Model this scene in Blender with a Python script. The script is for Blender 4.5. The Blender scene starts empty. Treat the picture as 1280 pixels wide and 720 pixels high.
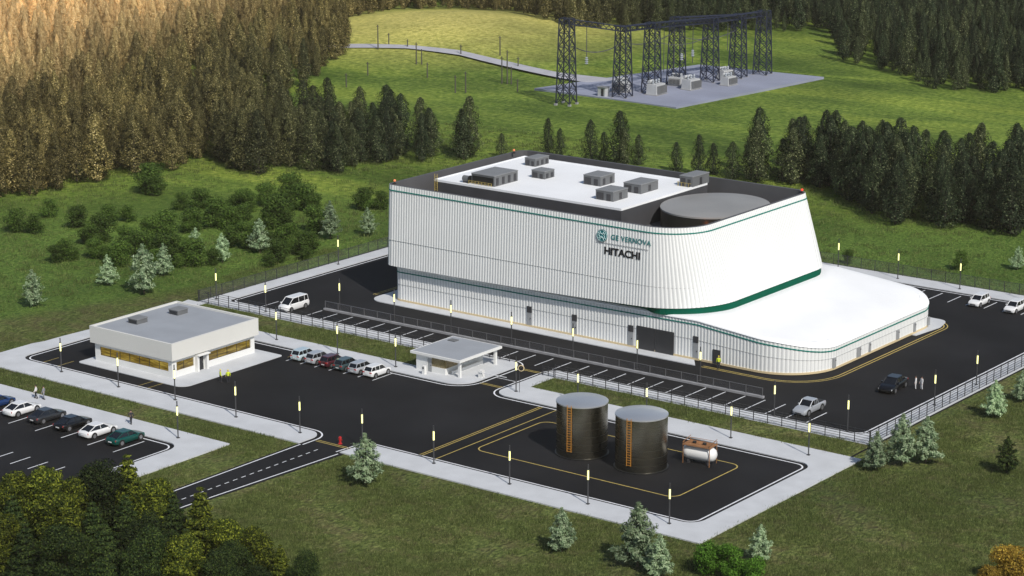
import bpy, bmesh, math, random
import numpy as np
from mathutils import Vector, Matrix
from mathutils.geometry import tessellate_polygon
PI = math.pi
SC = bpy.context.scene
COL = SC.collection
# ------------------------------------------------------------------ camera
CAMP = Vector((216.355, -255.446, 88.0)); PITCH = math.radians(14.4)
FH = Vector((-.605, .797, 0)).normalized()
RT = Vector((FH.y, -FH.x, 0))
FW = FH * math.cos(PITCH) + Vector((0, 0, -math.sin(PITCH)))
UP = RT.cross(FW)
cd = bpy.data.cameras.new('camera'); cam = bpy.data.objects.new('camera', cd); COL.objects.link(cam)
M = Matrix.Identity(4)
for i in range(3):
    M[i][0] = RT[i]; M[i][1] = UP[i]; M[i][2] = -FW[i]; M[i][3] = CAMP[i]
cam.matrix_world = M
cd.sensor_width = 36; cd.lens = 2958 / 1280 * 36; cd.clip_start = 1; cd.clip_end = 4000
SC.camera = cam
# ------------------------------------------------------------------ light
SUN_EL = math.radians(43)
SD = Vector((.90, -.43, 0)).normalized() * math.cos(SUN_EL) + Vector((0, 0, math.sin(SUN_EL)))
W = bpy.data.worlds.new('World'); SC.world = W; W.use_nodes = True
nt = W.node_tree; bg = nt.nodes['Background']
sky = nt.nodes.new('ShaderNodeTexSky'); sky.sky_type = 'NISHITA'; sky.sun_disc = False
sky.sun_elevation = SUN_EL; sky.sun_rotation = math.atan2(SD.x, SD.y)
nt.links.new(sky.outputs[0], bg.inputs[0]); bg.inputs[1].default_value = 0.085
sl = bpy.data.lights.new('sun', 'SUN'); sl.energy = 3.6; sl.angle = math.radians(1.2); sl.color = (1, .95, .87)
so = bpy.data.objects.new('sun', sl); COL.objects.link(so)
so.rotation_euler = SD.to_track_quat('Z', 'Y').to_euler()
SC.view_settings.view_transform = 'Standard'; SC.view_settings.look = 'None'
SC.view_settings.exposure = 0.08; SC.view_settings.gamma = 1; SC.view_settings.use_curve_mapping = False
SC.cycles.max_bounces = 5; SC.cycles.transparent_max_bounces = 12; SC.cycles.volume_bounces = 0
SC.cycles.sample_clamp_indirect = 4

# ------------------------------------------------------------------ materials
MATS = {}
def mat(name, col, rough=.7, metal=0, emit=None, es=0, noise=None, bump=None, alpha=None, spec=None, coat=0):
    """noise=(scale, amount) modulates the colour; bump=(scale, strength)"""
    m = bpy.data.materials.new(name); m.use_nodes = True; n = m.node_tree; b = n.nodes['Principled BSDF']
    b.inputs['Base Color'].default_value = (*col, 1); b.inputs['Roughness'].default_value = rough
    b.inputs['Metallic'].default_value = metal; b.inputs['Coat Weight'].default_value = coat
    if spec is not None: b.inputs['Specular IOR Level'].default_value = spec
    if emit: b.inputs['Emission Color'].default_value = (*emit, 1); b.inputs['Emission Strength'].default_value = es
    tc = n.nodes.new('ShaderNodeTexCoord')
    if noise:
        nz = n.nodes.new('ShaderNodeTexNoise'); nz.inputs['Scale'].default_value = noise[0]; nz.inputs['Detail'].default_value = 5
        n.links.new(tc.outputs['Object'], nz.inputs['Vector'])
        mr = n.nodes.new('ShaderNodeMapRange'); mr.inputs[1].default_value = .3; mr.inputs[2].default_value = .7
        mr.inputs[3].default_value = 1 - noise[1]; mr.inputs[4].default_value = 1 + noise[1]
        n.links.new(nz.outputs[0], mr.inputs[0])
        mx = n.nodes.new('ShaderNodeVectorMath'); mx.operation = 'SCALE'; mx.inputs[0].default_value = col
        n.links.new(mr.outputs[0], mx.inputs['Scale']); n.links.new(mx.outputs[0], b.inputs['Base Color'])
    if bump:
        nb = n.nodes.new('ShaderNodeTexNoise'); nb.inputs['Scale'].default_value = bump[0]; nb.inputs['Detail'].default_value = 4
        n.links.new(tc.outputs['Object'], nb.inputs['Vector'])
        bp = n.nodes.new('ShaderNodeBump'); bp.inputs['Strength'].default_value = bump[1]; bp.inputs['Distance'].default_value = .1
        n.links.new(nb.outputs[0], bp.inputs['Height']); n.links.new(bp.outputs[0], b.inputs['Normal'])
    if alpha is not None: b.inputs['Alpha'].default_value = alpha
    MATS[name] = m
    return m
def ramp(n, fac, stops):
    r = n.nodes.new('ShaderNodeValToRGB'); e = r.color_ramp.elements
    while len(e) < len(stops): e.new(.5)
    for k, (p, c) in enumerate(stops): e[k].position = p; e[k].color = (*c, 1)
    n.links.new(fac, r.inputs[0]); return r.outputs[0]
def mixc(n, fac, a, b, mode='MIX'):
    m = n.nodes.new('ShaderNodeMix'); m.data_type = 'RGBA'; m.blend_type = mode
    for s, v in ((m.inputs[0], fac), (m.inputs[6], a), (m.inputs[7], b)):
        if isinstance(v, (float, int)): s.default_value = v
        elif isinstance(v, tuple): s.default_value = (*v, 1)
        else: n.links.new(v, s)
    return m.outputs[2]
def nse(n, vec, scale, detail=4, dist=0):
    z = n.nodes.new('ShaderNodeTexNoise'); z.inputs['Scale'].default_value = scale; z.inputs['Detail'].default_value = detail
    z.inputs['Distortion'].default_value = dist; n.links.new(vec, z.inputs['Vector']); return z.outputs[0]
def dotr(n, vec, d, lo, hi):
    """smooth 0..1 of position along direction d between lo and hi"""
    v = n.nodes.new('ShaderNodeVectorMath'); v.operation = 'DOT_PRODUCT'; v.inputs[1].default_value = d
    n.links.new(vec, v.inputs[0])
    r = n.nodes.new('ShaderNodeMapRange'); r.interpolation_type = 'SMOOTHSTEP'
    r.inputs[1].default_value = lo; r.inputs[2].default_value = hi
    n.links.new(v.outputs['Value'], r.inputs[0]); return r.outputs[0]

def grass_mat(name, lawn=False):
    m = bpy.data.materials.new(name); m.use_nodes = True; n = m.node_tree; b = n.nodes['Principled BSDF']
    tc = n.nodes.new('ShaderNodeNewGeometry'); P = tc.outputs['Position']
    st = n.nodes.new('ShaderNodeMapping'); st.inputs['Rotation'].default_value = (0, 0, .9); st.inputs['Scale'].default_value = (1, .62, 1)
    n.links.new(P, st.inputs['Vector'])
    fine = nse(n, st.outputs[0], 2.6, 6, .6); mid = nse(n, P, .33, 5, .4); big = nse(n, P, .035, 3)
    near = ramp(n, fine, [(.3, (.034, .046, .012)), (.5, (.085, .115, .03)), (.68, (.17, .20, .06))])
    near2 = ramp(n, fine, [(.3, (.055, .052, .024)), (.5, (.10, .10, .038)), (.7, (.17, .18, .07))])
    near = mixc(n, ramp(n, mid, [(.42, (0, 0, 0)), (.62, (1, 1, 1))]), near, near2)
    side = ramp(n, fine, [(.3, (.036, .078, .012)), (.52, (.092, .16, .028)), (.7, (.165, .24, .052))])
    f1 = dotr(n, P, (*RT[:2], 0), -95 + 0, 10)   # left .. right of the site
    lat = RT.x * 0 
    mead = ramp(n, nse(n, P, .9, 7, .3), [(.3, (.07, .12, .018)), (.5, (.145, .215, .034)), (.7, (.25, .31, .065))])
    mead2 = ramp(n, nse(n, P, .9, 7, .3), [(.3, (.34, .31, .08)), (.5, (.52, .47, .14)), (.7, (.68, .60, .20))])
    mead = mixc(n, dotr(n, P, tuple(FH), -200 + 470, -200 + 560), mead, mead2) if False else mead
    bm_ = n.nodes.new('ShaderNodeMapping'); bm_.inputs['Rotation'].default_value = (0, 0, -math.atan2(RT.y, RT.x)); bm_.inputs['Scale'].default_value = (.012, .06, 1); n.links.new(P, bm_.inputs['Vector'])
    mead = mixc(n, .8, mead, ramp(n, nse(n, bm_.outputs[0], 1.0, 5, .8), [(.36, (.42, .52, .45)), (.5, (.9, .95, .9)), (.62, (1.3, 1.2, 1.1))]), 'MULTIPLY')  # tone bands painted in for the shadows lying across the meadow
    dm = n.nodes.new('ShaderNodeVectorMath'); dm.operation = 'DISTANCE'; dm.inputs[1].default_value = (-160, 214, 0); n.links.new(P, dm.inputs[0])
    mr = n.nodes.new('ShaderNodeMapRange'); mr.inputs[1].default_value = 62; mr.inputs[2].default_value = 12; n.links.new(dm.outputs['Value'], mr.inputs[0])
    mead = mixc(n, mr.outputs[0], mead, mead2)  # hill crest painted brighter and yellower, standing in for sunlight on it
    # lawn beyond the fence, then the hill meadow
    s = FH.dot(Vector((-20, 0, 0)))
    fy = dotr(n, P, tuple(FH), FH.dot(Vector((-60, 40, 0))) - 30, FH.dot(Vector((-60, 40, 0))) + 25)
    fx = dotr(n, P, (-.95, .31, 0), 20, 26)
    fz = dotr(n, P, (0, 1, 0), 58, 62); mx_ = n.nodes.new('ShaderNodeMath'); mx_.operation = 'MAXIMUM'; n.links.new(fx, mx_.inputs[0]); n.links.new(fz, mx_.inputs[1])
    col = mixc(n, mx_.outputs[0], near, side); col = mixc(n, fy, col, mead)
    col = mixc(n, .5, col, ramp(n, big, [(.35, (.45, .5, .42)), (.65, (1.5, 1.42, 1.3))]), 'MULTIPLY')
    n.links.new(col, b.inputs['Base Color']); b.inputs['Roughness'].default_value = .9; b.inputs['Specular IOR Level'].default_value = .15
    bp = n.nodes.new('ShaderNodeBump'); bp.inputs['Strength'].default_value = .9; bp.inputs['Distance'].default_value = .5
    n.links.new(fine, bp.inputs['Height']); n.links.new(bp.outputs[0], b.inputs['Normal'])
    MATS[name] = m; return m
grass_mat('grass')

def leaf_mat(name, dark, mid, light, bark=False, golden=False, speck=None, transl=.25):
    m = bpy.data.materials.new(name); m.use_nodes = True; n = m.node_tree; b = n.nodes['Principled BSDF']
    g = n.nodes.new('ShaderNodeNewGeometry'); oi = n.nodes.new('ShaderNodeObjectInfo')
    rp = g.outputs['Random Per Island']
    stops = [(0, dark), (.5, mid), (.9, light)]
    if speck: stops.append((.93, speck))
    col = ramp(n, rp, stops)
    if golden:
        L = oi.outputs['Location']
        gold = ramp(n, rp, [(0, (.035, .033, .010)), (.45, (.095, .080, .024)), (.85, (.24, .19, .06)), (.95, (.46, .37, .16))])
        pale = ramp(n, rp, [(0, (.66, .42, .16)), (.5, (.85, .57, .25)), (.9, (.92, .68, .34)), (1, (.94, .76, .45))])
        # warm sun glow and haze painted into leaf colours, stronger towards the far left
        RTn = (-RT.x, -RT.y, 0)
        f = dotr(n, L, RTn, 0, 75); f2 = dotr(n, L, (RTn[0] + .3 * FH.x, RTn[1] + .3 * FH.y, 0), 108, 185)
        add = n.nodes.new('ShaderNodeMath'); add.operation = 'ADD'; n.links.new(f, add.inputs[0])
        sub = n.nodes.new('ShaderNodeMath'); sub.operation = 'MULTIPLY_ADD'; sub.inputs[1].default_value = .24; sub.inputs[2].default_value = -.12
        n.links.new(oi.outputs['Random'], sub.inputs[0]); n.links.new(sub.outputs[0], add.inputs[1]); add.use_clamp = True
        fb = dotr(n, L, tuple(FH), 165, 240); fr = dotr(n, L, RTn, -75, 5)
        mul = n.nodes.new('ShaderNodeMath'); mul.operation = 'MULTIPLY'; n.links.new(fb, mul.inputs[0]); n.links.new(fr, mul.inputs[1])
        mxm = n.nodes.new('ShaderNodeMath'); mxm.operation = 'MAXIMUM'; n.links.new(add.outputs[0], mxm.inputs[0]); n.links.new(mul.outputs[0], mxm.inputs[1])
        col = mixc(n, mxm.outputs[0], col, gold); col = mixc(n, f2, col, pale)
    hv = n.nodes.new('ShaderNodeHueSaturation'); 
    mr = n.nodes.new('ShaderNodeMapRange'); mr.inputs[3].default_value = .62; mr.inputs[4].default_value = 1.38
    n.links.new(oi.outputs['Random'], mr.inputs[0]); n.links.new(mr.outputs[0], hv.inputs['Value']); n.links.new(col, hv.inputs['Color'])
    n.links.new(hv.outputs[0], b.inputs['Base Color']); b.inputs['Roughness'].default_value = .75; b.inputs['Specular IOR Level'].default_value = .2
    tr = n.nodes.new('ShaderNodeBsdfTranslucent'); n.links.new(hv.outputs[0], tr.inputs[0])
    ms = n.nodes.new('ShaderNodeMixShader'); ms.inputs[0].default_value = transl
    n.links.new(b.outputs[0], ms.inputs[1]); n.links.new(tr.outputs[0], ms.inputs[2])
    n.links.new(ms.outputs[0], n.nodes['Material Output'].inputs[0])
    MATS[name] = m; return m
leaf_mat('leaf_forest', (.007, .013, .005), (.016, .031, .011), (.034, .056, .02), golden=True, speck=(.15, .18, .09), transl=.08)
leaf_mat('leaf_pine', (.14, .22, .11), (.32, .44, .24), (.50, .60, .38), transl=.3)
leaf_mat('leaf_bush', (.028, .060, .010), (.065, .118, .018), (.11, .175, .03))
leaf_mat('leaf_green', (.05, .13, .012), (.10, .24, .02), (.17, .36, .04))
leaf_mat('leaf_gold', (.16, .10, .012), (.30, .19, .025), (.45, .32, .05))
leaf_mat('leaf_oak', (.012, .026, .004), (.06, .085, .010), (.23, .26, .025))
leaf_mat('leaf_dark', (.007, .017, .005), (.02, .038, .010), (.065, .095, .018))
mat('bark', (.10, .075, .05), .9, noise=(3, .3))
mat('bark_dark', (.035, .028, .02), .9)

def asphalt():
    m = mat('asphalt', (.0095, .0095, .0108), .85, noise=(.09, .45), bump=(6, .2), spec=.25)
    return m
asphalt()
mat('concrete', (.54, .555, .575), .85, noise=(.35, .07), bump=(3, .05))
mat('kerb', (.30, .30, .31), .9, noise=(1, .15))
mat('line_white', (.75, .76, .78), .7, noise=(2, .1)); mat('line_yellow', (.50, .38, .10), .7, noise=(2, .2))
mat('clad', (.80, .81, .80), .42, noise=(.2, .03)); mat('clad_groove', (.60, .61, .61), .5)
mat('roof_white', (.86, .87, .88), .6, noise=(.15, .04))
mat('teal', (.0, .17, .135), .7, spec=.2); mat('teal_dark', (0, .085, .05), .85, noise=(.3, .1), spec=.1)
mat('seam', (.33, .34, .34), .6); mat('black', (.01, .01, .01), .5); mat('lettering', (.008, .008, .01), .4)
mat('emblem', (.0, .14, .16), .5); mat('emblem_light', (.55, .75, .75), .5); mat('teal_text', (.03, .20, .20), .5)
mat('screen_dark', (.055, .055, .06), .6, noise=(.4, .1)); mat('screen_in', (.09, .09, .095), .6, noise=(.3, .1))
mat('drum_top', (.27, .265, .255), .5, noise=(.15, .08)); mat('drum_side', (.05, .048, .04), .35, metal=.6)
mat('unit', (.13, .135, .14), .6, noise=(.5, .1)); mat('unit_dark', (.04, .04, .045), .6); mat('unit_top', (.2, .205, .21), .6, noise=(.5, .08))
mat('cream', (.62, .50, .30), .6); mat('door_grey', (.30, .31, .32), .5); mat('gate_dark', (.035, .036, .04), .45, noise=(.8, .1))
mat('grey_roof', (.30, .32, .35), .8, noise=(.3, .06)); mat('wall_white', (.74, .74, .72), .7, noise=(.25, .03)); mat('parapet', (.66, .655, .62), .7, noise=(.2, .03))
mat('rail', (.05, .05, .055), .4, metal=.4); mat('rail_light', (.22, .22, .23), .4, metal=.5)
mat('steel_tank', (.27, .25, .20), .27, metal=1, noise=(.2, .08)); mat('tank_top', (.66, .67, .68), .36, metal=.7, noise=(.2, .07)); mat('tank_seam', (.25, .235, .19), .32, metal=1)
mat('orange', (.55, .24, .03), .6); mat('rust', (.28, .13, .05), .8, noise=(1.5, .3)); mat('vessel', (.78, .78, .77), .35)
mat('pole', (.10, .10, .105), .4, metal=.6)
mat('lamp_glow', (.9, .9, .6), .5, emit=(1, .95, .25), es=1.05)
mat('red_glow', (.5, .05, .02), .5, emit=(1, .06, .03), es=.8); mat('red_flame', (1, .5, .2), .5, emit=(1, .22, .04), es=5)
mat('amber_glow', (.5, .2, .1), .5, emit=(1, .2, .06), es=.45)
mat('lattice', (.022, .028, .055), .5, metal=.3); mat('wire', (.08, .08, .1), .5); mat('insulator', (.35, .38, .42), .4)
mat('pad_grey', (.26, .28, .36), .85, noise=(.1, .12)); mat('equip', (.48, .49, .50), .6, noise=(.5, .08)); mat('gravel_path', (.40, .40, .43), .9, noise=(.4, .1))
mat('post_wood', (.08, .075, .06), .8)
mat('glass_dark', (.008, .009, .011), .08, spec=.8); mat('tyre', (.012, .012, .012), .8); mat('rim', (.5, .5, .52), .3, metal=.8)
mat('lamp_red', (.45, .02, .02), .3); mat('lamp_clear', (.8, .8, .8), .15); mat('plastic_black', (.015, .015, .015), .6)
mat('chrome', (.5, .5, .5), .2, metal=1)
for nm, c in dict(blue=(.012, .045, .16), white=(.78, .78, .78), black=(.004, .004, .005), graphite=(.03, .032, .036), green=(.0, .075, .06), silver=(.45, .47, .5), ice=(.55, .66, .70), teal_grey=(.05, .085, .09), maroon=(.08, .012, .02), pearl=(.62, .60, .58)).items():
    mat('paint_' + nm, c, .28, metal=.25 if nm not in ('white', 'pearl') else 0, coat=.6)
mat('skin', (.45, .27, .19), .6); mat('hair', (.03, .02, .015), .7); mat('cloth_dark', (.02, .022, .03), .8); mat('cloth_white', (.7, .7, .7), .8)
mat('cloth_grey', (.22, .23, .25), .8); mat('hi_vis', (.62, .75, .03), .7); mat('hard_hat', (.75, .6, .05), .4); mat('shoe', (.015, .012, .01), .6)
def window_lit():
    m = bpy.data.materials.new('window_lit'); m.use_nodes = True; n = m.node_tree; b = n.nodes['Principled BSDF']
    tc = n.nodes.new('ShaderNodeTexCoord'); mp = n.nodes.new('ShaderNodeMapping'); mp.inputs['Scale'].default_value = (.35, .35, 3.5)
    n.links.new(tc.outputs['Object'], mp.inputs[0]); z = nse(n, mp.outputs[0], 1.6, 4, .5)
    c = ramp(n, z, [(.3, (.055, .035, .003)), (.5, (.20, .13, .014)), (.7, (.46, .34, .06))])
    b.inputs['Base Color'].default_value = (.02, .015, .005, 1); b.inputs['Roughness'].default_value = .15
    n.links.new(c, b.inputs['Emission Color']); b.inputs['Emission Strength'].default_value = .75
    MATS['window_lit'] = m
window_lit()
def mesh_panel():
    m = bpy.data.materials.new('mesh_panel'); m.use_nodes = True; n = m.node_tree; b = n.nodes['Principled BSDF']
    b.inputs['Base Color'].default_value = (.10, .10, .11, 1); b.inputs['Roughness'].default_value = .5
    b.inputs['Alpha'].default_value = .22
    MATS['mesh_panel'] = m
mesh_panel()

# ------------------------------------------------------------------ mesh helpers
class MB:
    def __init__(s): s.v = []; s.f = []; s.m = []
    def add(s, vs, fs, mi=0):
        o = len(s.v); s.v += [tuple(v) for v in vs]; s.f += [tuple(i + o for i in f) for f in fs]; s.m += [mi] * len(fs); return s
    def box(s, x0, y0, z0, x1, y1, z1, mi=0, inset=0):
        i = inset
        return s.add([(x0, y0, z0), (x1, y0, z0), (x1, y1, z0), (x0, y1, z0), (x0 + i, y0 + i, z1), (x1 - i, y0 + i, z1), (x1 - i, y1 - i, z1), (x0 + i, y1 - i, z1)],
                     [(3, 2, 1, 0), (4, 5, 6, 7), (0, 1, 5, 4), (1, 2, 6, 5), (2, 3, 7, 6), (3, 0, 4, 7)], mi)
    def tube(s, a, b, r, n=6, mi=0, r2=None):
        a = Vector(a); b = Vector(b); d = (b - a).normalized(); r2 = r if r2 is None else r2
        u = d.orthogonal().normalized(); w = d.cross(u)
        vs = [a + (u * math.cos(2 * PI * k / n) + w * math.sin(2 * PI * k / n)) * r for k in range(n)] + [b + (u * math.cos(2 * PI * k / n) + w * math.sin(2 * PI * k / n)) * r2 for k in range(n)]
        return s.add(vs, [(k, (k + 1) % n, n + (k + 1) % n, n + k) for k in range(n)] + [tuple(range(n - 1, -1, -1)), tuple(range(n, 2 * n))], mi)
    def lathe(s, prof, n=24, c=(0, 0), mi=0, cap=True):
        vs = [(c[0] + r * math.cos(2 * PI * k / n), c[1] + r * math.sin(2 * PI * k / n), z) for r, z in prof for k in range(n)]
        fs = [(j * n + k, j * n + (k + 1) % n, (j + 1) * n + (k + 1) % n, (j + 1) * n + k) for j in range(len(prof) - 1) for k in range(n)]
        if cap: fs += [tuple(range(n - 1, -1, -1)), tuple(range((len(prof) - 1) * n, len(prof) * n))]
        return s.add(vs, fs, mi)
    def prism(s, loops, z0, z1, mi=0, zf=None):
        if not isinstance(loops[0][0], (tuple, list, Vector)): loops = [loops]
        pts = [p for l in loops for p in l]; N = len(pts)
        tri = tessellate_polygon([[Vector((p[0], p[1], 0)) for p in l] for l in loops])
        vs = [(p[0], p[1], z1) for p in pts] + [(p[0], p[1], z0) for p in pts]; fs = []
        for t in tri:
            a, b, c = (pts[i] for i in t); ar = (b[0] - a[0]) * (c[1] - a[1]) - (c[0] - a[0]) * (b[1] - a[1])
            fs.append(t if ar > 0 else t[::-1])
        o = 0
        for l in loops:
            n = len(l); fs += [(o + k, o + (k + 1) % n, N + o + (k + 1) % n, N + o + k) for k in range(n)]; o += n
        return s.add(vs, fs, mi)
    def sheet(s, loops, z, mi=0):
        if not isinstance(loops[0][0], (tuple, list)): loops = [loops]
        pts = [p for l in loops for p in l]
        tri = tessellate_polygon([[Vector((p[0], p[1], 0)) for p in l] for l in loops]); fs = []
        for t in tri:
            a, b, c = (pts[i] for i in t); ar = (b[0] - a[0]) * (c[1] - a[1]) - (c[0] - a[0]) * (b[1] - a[1])
            fs.append(t if ar > 0 else t[::-1])
        return s.add([(p[0], p[1], z) for p in pts], fs, mi)
    def line(s, path, w, z, closed=False, mi=0):
        a = offset(path, -w / 2, closed); b = offset(path, w / 2, closed); n = len(a); m = n if closed else n - 1
        return s.add([(p[0], p[1], z) for p in a + b], [(k, (k + 1) % n, n + (k + 1) % n, n + k) for k in range(m)], mi)
    def build(s, name, mats, parent=None, smooth=False, loc=None):
        me = bpy.data.meshes.new(name); me.from_pydata(s.v, [], s.f)
        if isinstance(mats, str): mats = [mats]
        for k in mats: me.materials.append(MATS[k])
        me.polygons.foreach_set('material_index', s.m)
        if smooth: me.polygons.foreach_set('use_smooth', [True] * len(s.f))
        me.update()
        if not smooth or smooth == 'fix':
            bm = bmesh.new(); bm.from_mesh(me); bmesh.ops.recalc_face_normals(bm, faces=bm.faces); bm.to_mesh(me); bm.free()
        if smooth:
            me.set_sharp_from_angle(angle=math.radians(40))
        o = bpy.data.objects.new(name, me); COL.objects.link(o)
        if parent: o.parent = parent
        if loc: o.location = loc
        return o
def offset(path, d, closed=False):
    out = []; n = len(path)
    for i, p in enumerate(path):
        a = path[i - 1] if (i > 0 or closed) else None; b = path[(i + 1) % n] if (i < n - 1 or closed) else None
        def nrm(u, v):
            x, y = v[0] - u[0], v[1] - u[1]; l = math.hypot(x, y) or 1; return (-y / l, x / l)
        if a and b:
            n1 = nrm(a, p); n2 = nrm(p, b); k = 1 + n1[0] * n2[0] + n1[1] * n2[1]; k = max(k, .3)
            out.append((p[0] + d * (n1[0] + n2[0]) / k, p[1] + d * (n1[1] + n2[1]) / k))
        else:
            q = nrm(a, p) if a else nrm(p, b); out.append((p[0] + d * q[0], p[1] + d * q[1]))
    return out
def fil(pts, closed=False, n=8):
    """pts: (x, y) or (x, y, r) -> polyline with rounded corners"""
    out = []; N = len(pts)
    for i, p in enumerate(pts):
        if len(p) < 3 or p[2] <= 0 or (not closed and i in (0, N - 1)): out.append((p[0], p[1])); continue
        a = Vector(pts[i - 1][:2]); b = Vector(pts[(i + 1) % N][:2]); c = Vector(p[:2])
        u = (a - c).normalized(); v = (b - c).normalized(); ang = u.angle(v); t = p[2] / math.tan(ang / 2)
        A = c + u * t; B = c + v * t; ce = c + (u + v).normalized() * (p[2] / math.sin(ang / 2))
        a0 = math.atan2(A.y - ce.y, A.x - ce.x); a1 = math.atan2(B.y - ce.y, B.x - ce.x); da = (a1 - a0 + PI) % (2 * PI) - PI
        for k in range(n + 1): q = a0 + da * k / n; out.append((ce.x + p[2] * math.cos(q), ce.y + p[2] * math.sin(q)))
    return out
def tag(o, label=None, cat=None, group=None, kind=None):
    for k, v in (('label', label), ('category', cat), ('group', group), ('kind', kind)):
        if v: o[k] = v
    return o
def thing(name, label, cat, loc=(0, 0, 0), rz=0, group=None):
    o = bpy.data.objects.new(name, None); COL.objects.link(o); o.location = loc; o.rotation_euler = (0, 0, rz); o.empty_display_size = .1
    return tag(o, label, cat, group)
KIDS = {}
def kids(o): return [c for c in bpy.data.objects if c.parent == o]
def copy_tree(o, parent=None, cache=None):
    c = o.copy(); COL.objects.link(c); c.parent = parent
    for ch in (KIDS.setdefault(o.name, kids(o))): copy_tree(ch, c)
    return c
def struct(o): o['kind'] = 'structure'; return o
def T(x, y): return 6.0 * math.exp(-(((x + 155.4) / 38) ** 2 + ((y - 212.5) / 38) ** 2))

# ================================================================== GROUND
xs = np.concatenate([np.arange(-620, -260, 30), np.arange(-260, 130, 5), np.arange(130, 620, 30)])
ys = np.concatenate([np.arange(-330, 60, 15), np.arange(60, 320, 5), np.arange(320, 820, 30)])
g = MB(); nx = len(xs)
vs = [(x, y, T(x, y) + (0 if y < 62 and x > -25 else (.25 * math.sin(x * .07) * math.sin(y * .05)))) for y in ys for x in xs]
g.add(vs, [(j * nx + i, j * nx + i + 1, (j + 1) * nx + i + 1, (j + 1) * nx + i) for j in range(len(ys) - 1) for i in range(nx - 1)])
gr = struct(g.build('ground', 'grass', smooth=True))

# asphalt
Z = .03
struct(MB().sheet([(-23, -56), (89, -56), (89, 58), (-23, 58)], Z).build('asphalt_yard', 'asphalt'))
struct(MB().sheet([(33.9, -56.01), (33.9, -170), (38.6, -170), (39.4, -81), (41, -56.01)], Z).build('access_road', 'asphalt'))
struct(MB().sheet([(-120, -66), (24, -66), (24, -140), (-120, -140)], Z).build('car_park', 'asphalt'))
# concrete aprons (slabs with a kerb step)
PA = [(34.0, -57.2), (34.0, -52.7, 2.0), (-20.6, -52.7, 2.2), (-20.6, -27.2, 1.2), (35.2, -27.2, 3.2), (35.2, -14.0, 2.2), (24.2, -14.0, .5), (-19.3, -14.0, 1.5), (-19.3, 55.2, 2), (88.6, 55.2)]
PAf = fil(PA)
outer = PAf + [(88.6, 59.2), (-22.3, 59.2), (-22.3, -17), (-24.4, -17), (-24.4, -57.2)]
hole = [(-20.6, -23.4), (-20.6, -17), (24.4, -17), (24.4, -23.4)]
k1 = MB().prism([outer, hole], 0, .15).build('pavement', 'concrete'); struct(k1)
PB = [(39.9, -24), (39.9, -27.2, 2.2), (87.0, -27.2, 2.0), (87.0, -52.5, 2.0), (40.6, -52.5, 1.2), (40.2, -56.9)]
PBf = fil(PB)
PC = [(86.2, 55.1), (86.2, -14.2, 2), (39.9, -14.2, 1.8), (39.9, -24)]
PCf = fil(PC)
outer2 = PBf + [(90.4, -56.9), (90.4, -22.1), (42.2, -22.1), (42.2, -17), (88.7, -17), (88.7, 55.1)] + PCf[:-1]
struct(MB().prism([outer2], 0, .15).build('pavement', 'concrete'))
PD = [(-120, -66.35), (23.7, -66.35, 2.2), (23.7, -140)]
PDf = fil(PD)
struct(MB().prism([PDf + [(27.7, -140), (27.7, -62.4), (-120, -62.4)]], 0, .15).build('pavement', 'concrete'))
# dark joints along slab edges towards the grass
# grass islands
isl = MB().prism([hole[::-1]], 0, .13); isl.prism([(42.2, -22.1), (88.7, -22.1), (88.7, -17), (42.2, -17)], 0, .13)
struct(isl.build('grass_verge', 'grass'))
# painted markings
ml = MB(); my = MB()
def off_line(path, d, w=.2): ml.line(offset(path, d), w, Z + .008)
off_line(PAf, -.62, .2); off_line(PBf, -.62, .2); off_line(PCf, -.62, .2); off_line(PDf, -.62, .2)
ml.line([(34.35, -57.3), (34.35, -170)], .18, Z + .008); ml.line([(40.3, -57.3), (38.9, -81), (38.2, -170)], .18, Z + .008)
for k in range(60): ml.line([(37.3 - .017 * k, -57.5 - 1.35 * k), (37.29 - .017 * k, -58.2 - 1.35 * k)], .13, Z + .008)
for x in [-13.2, -10.3] + [-4.7 + 2.95 * k for k in range(29)]:
    ml.line([(x, -13.7), (x, -9.5 if x < 60 else -8.5)], .14, Z + .008)
for x in (56.1, 59, 61.9, 64.9, 67.8, 70.7, 73.6, 76.5): ml.line([(x, 53.6), (x, 49.3)], .14, Z + .008)
for x in [8.8 + 2.52 * k for k in range(7)]: ml.line([(x, -31.9), (x, -27.9)], .13, Z + .008)
for x in (-8.7, -4.1, .4, 5.25, 9.8, 14.4, 18.75): ml.line([(x, -72.8), (x, -67.7)], .15, Z + .008)
for x in (6.3, 9.4, 12.4, 15.4, 18.3): ml.line([(x, -79.9), (x, -83)], .15, Z + .008)
ml.line([(36, -21.1), (39.2, -21.1)], .12, Z + .008)
my.line([(48.1, -28), (48.1, -51.9)], .13, Z + .008); my.line([(48.5, -28), (48.5, -51.9)], .13, Z + .008); my.line([(50.6, -28), (50.6, -51.9)], .13, Z + .008)
my.line(fil([(52, -46.3, 1.3), (80.3, -46.3, 1.3), (80.3, -32.3, 1.3), (52, -32.3, 1.3)], True), .15, Z + .008, True)
for y in (-24.5, -24.1, -16.2, -15.8): my.line([(35.7, y), (39.4, y)], .13, Z + .008)
for y in (-55.2, -54.8): my.line([(34.9, y), (40.2, y)], .13, Z + .008)
for x in (-16.5, -13.6, 1.5, 3.2) : my.line([(x, -52), (x, -49.2)], .09, Z + .008)
for x in (9.5, 7.8): my.line([(x, -27.9), (x, -30.5)], .08, Z + .008)
PY = fil([(54.5, -.3), (71.0, -.3, 7.2), (71.0, 38.6, 3), (66, 38.6)])
my.line(PY, .16, Z + .008); my.line(offset(PY, -.5), .14, Z + .008)
PY2 = fil([(-3.6, 10), (-4.9, 8, 1), (-4.9, 2)]); my.line(PY2, .13, Z + .008); my.line(offset(PY2, .45), .13, Z + .008)
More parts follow.
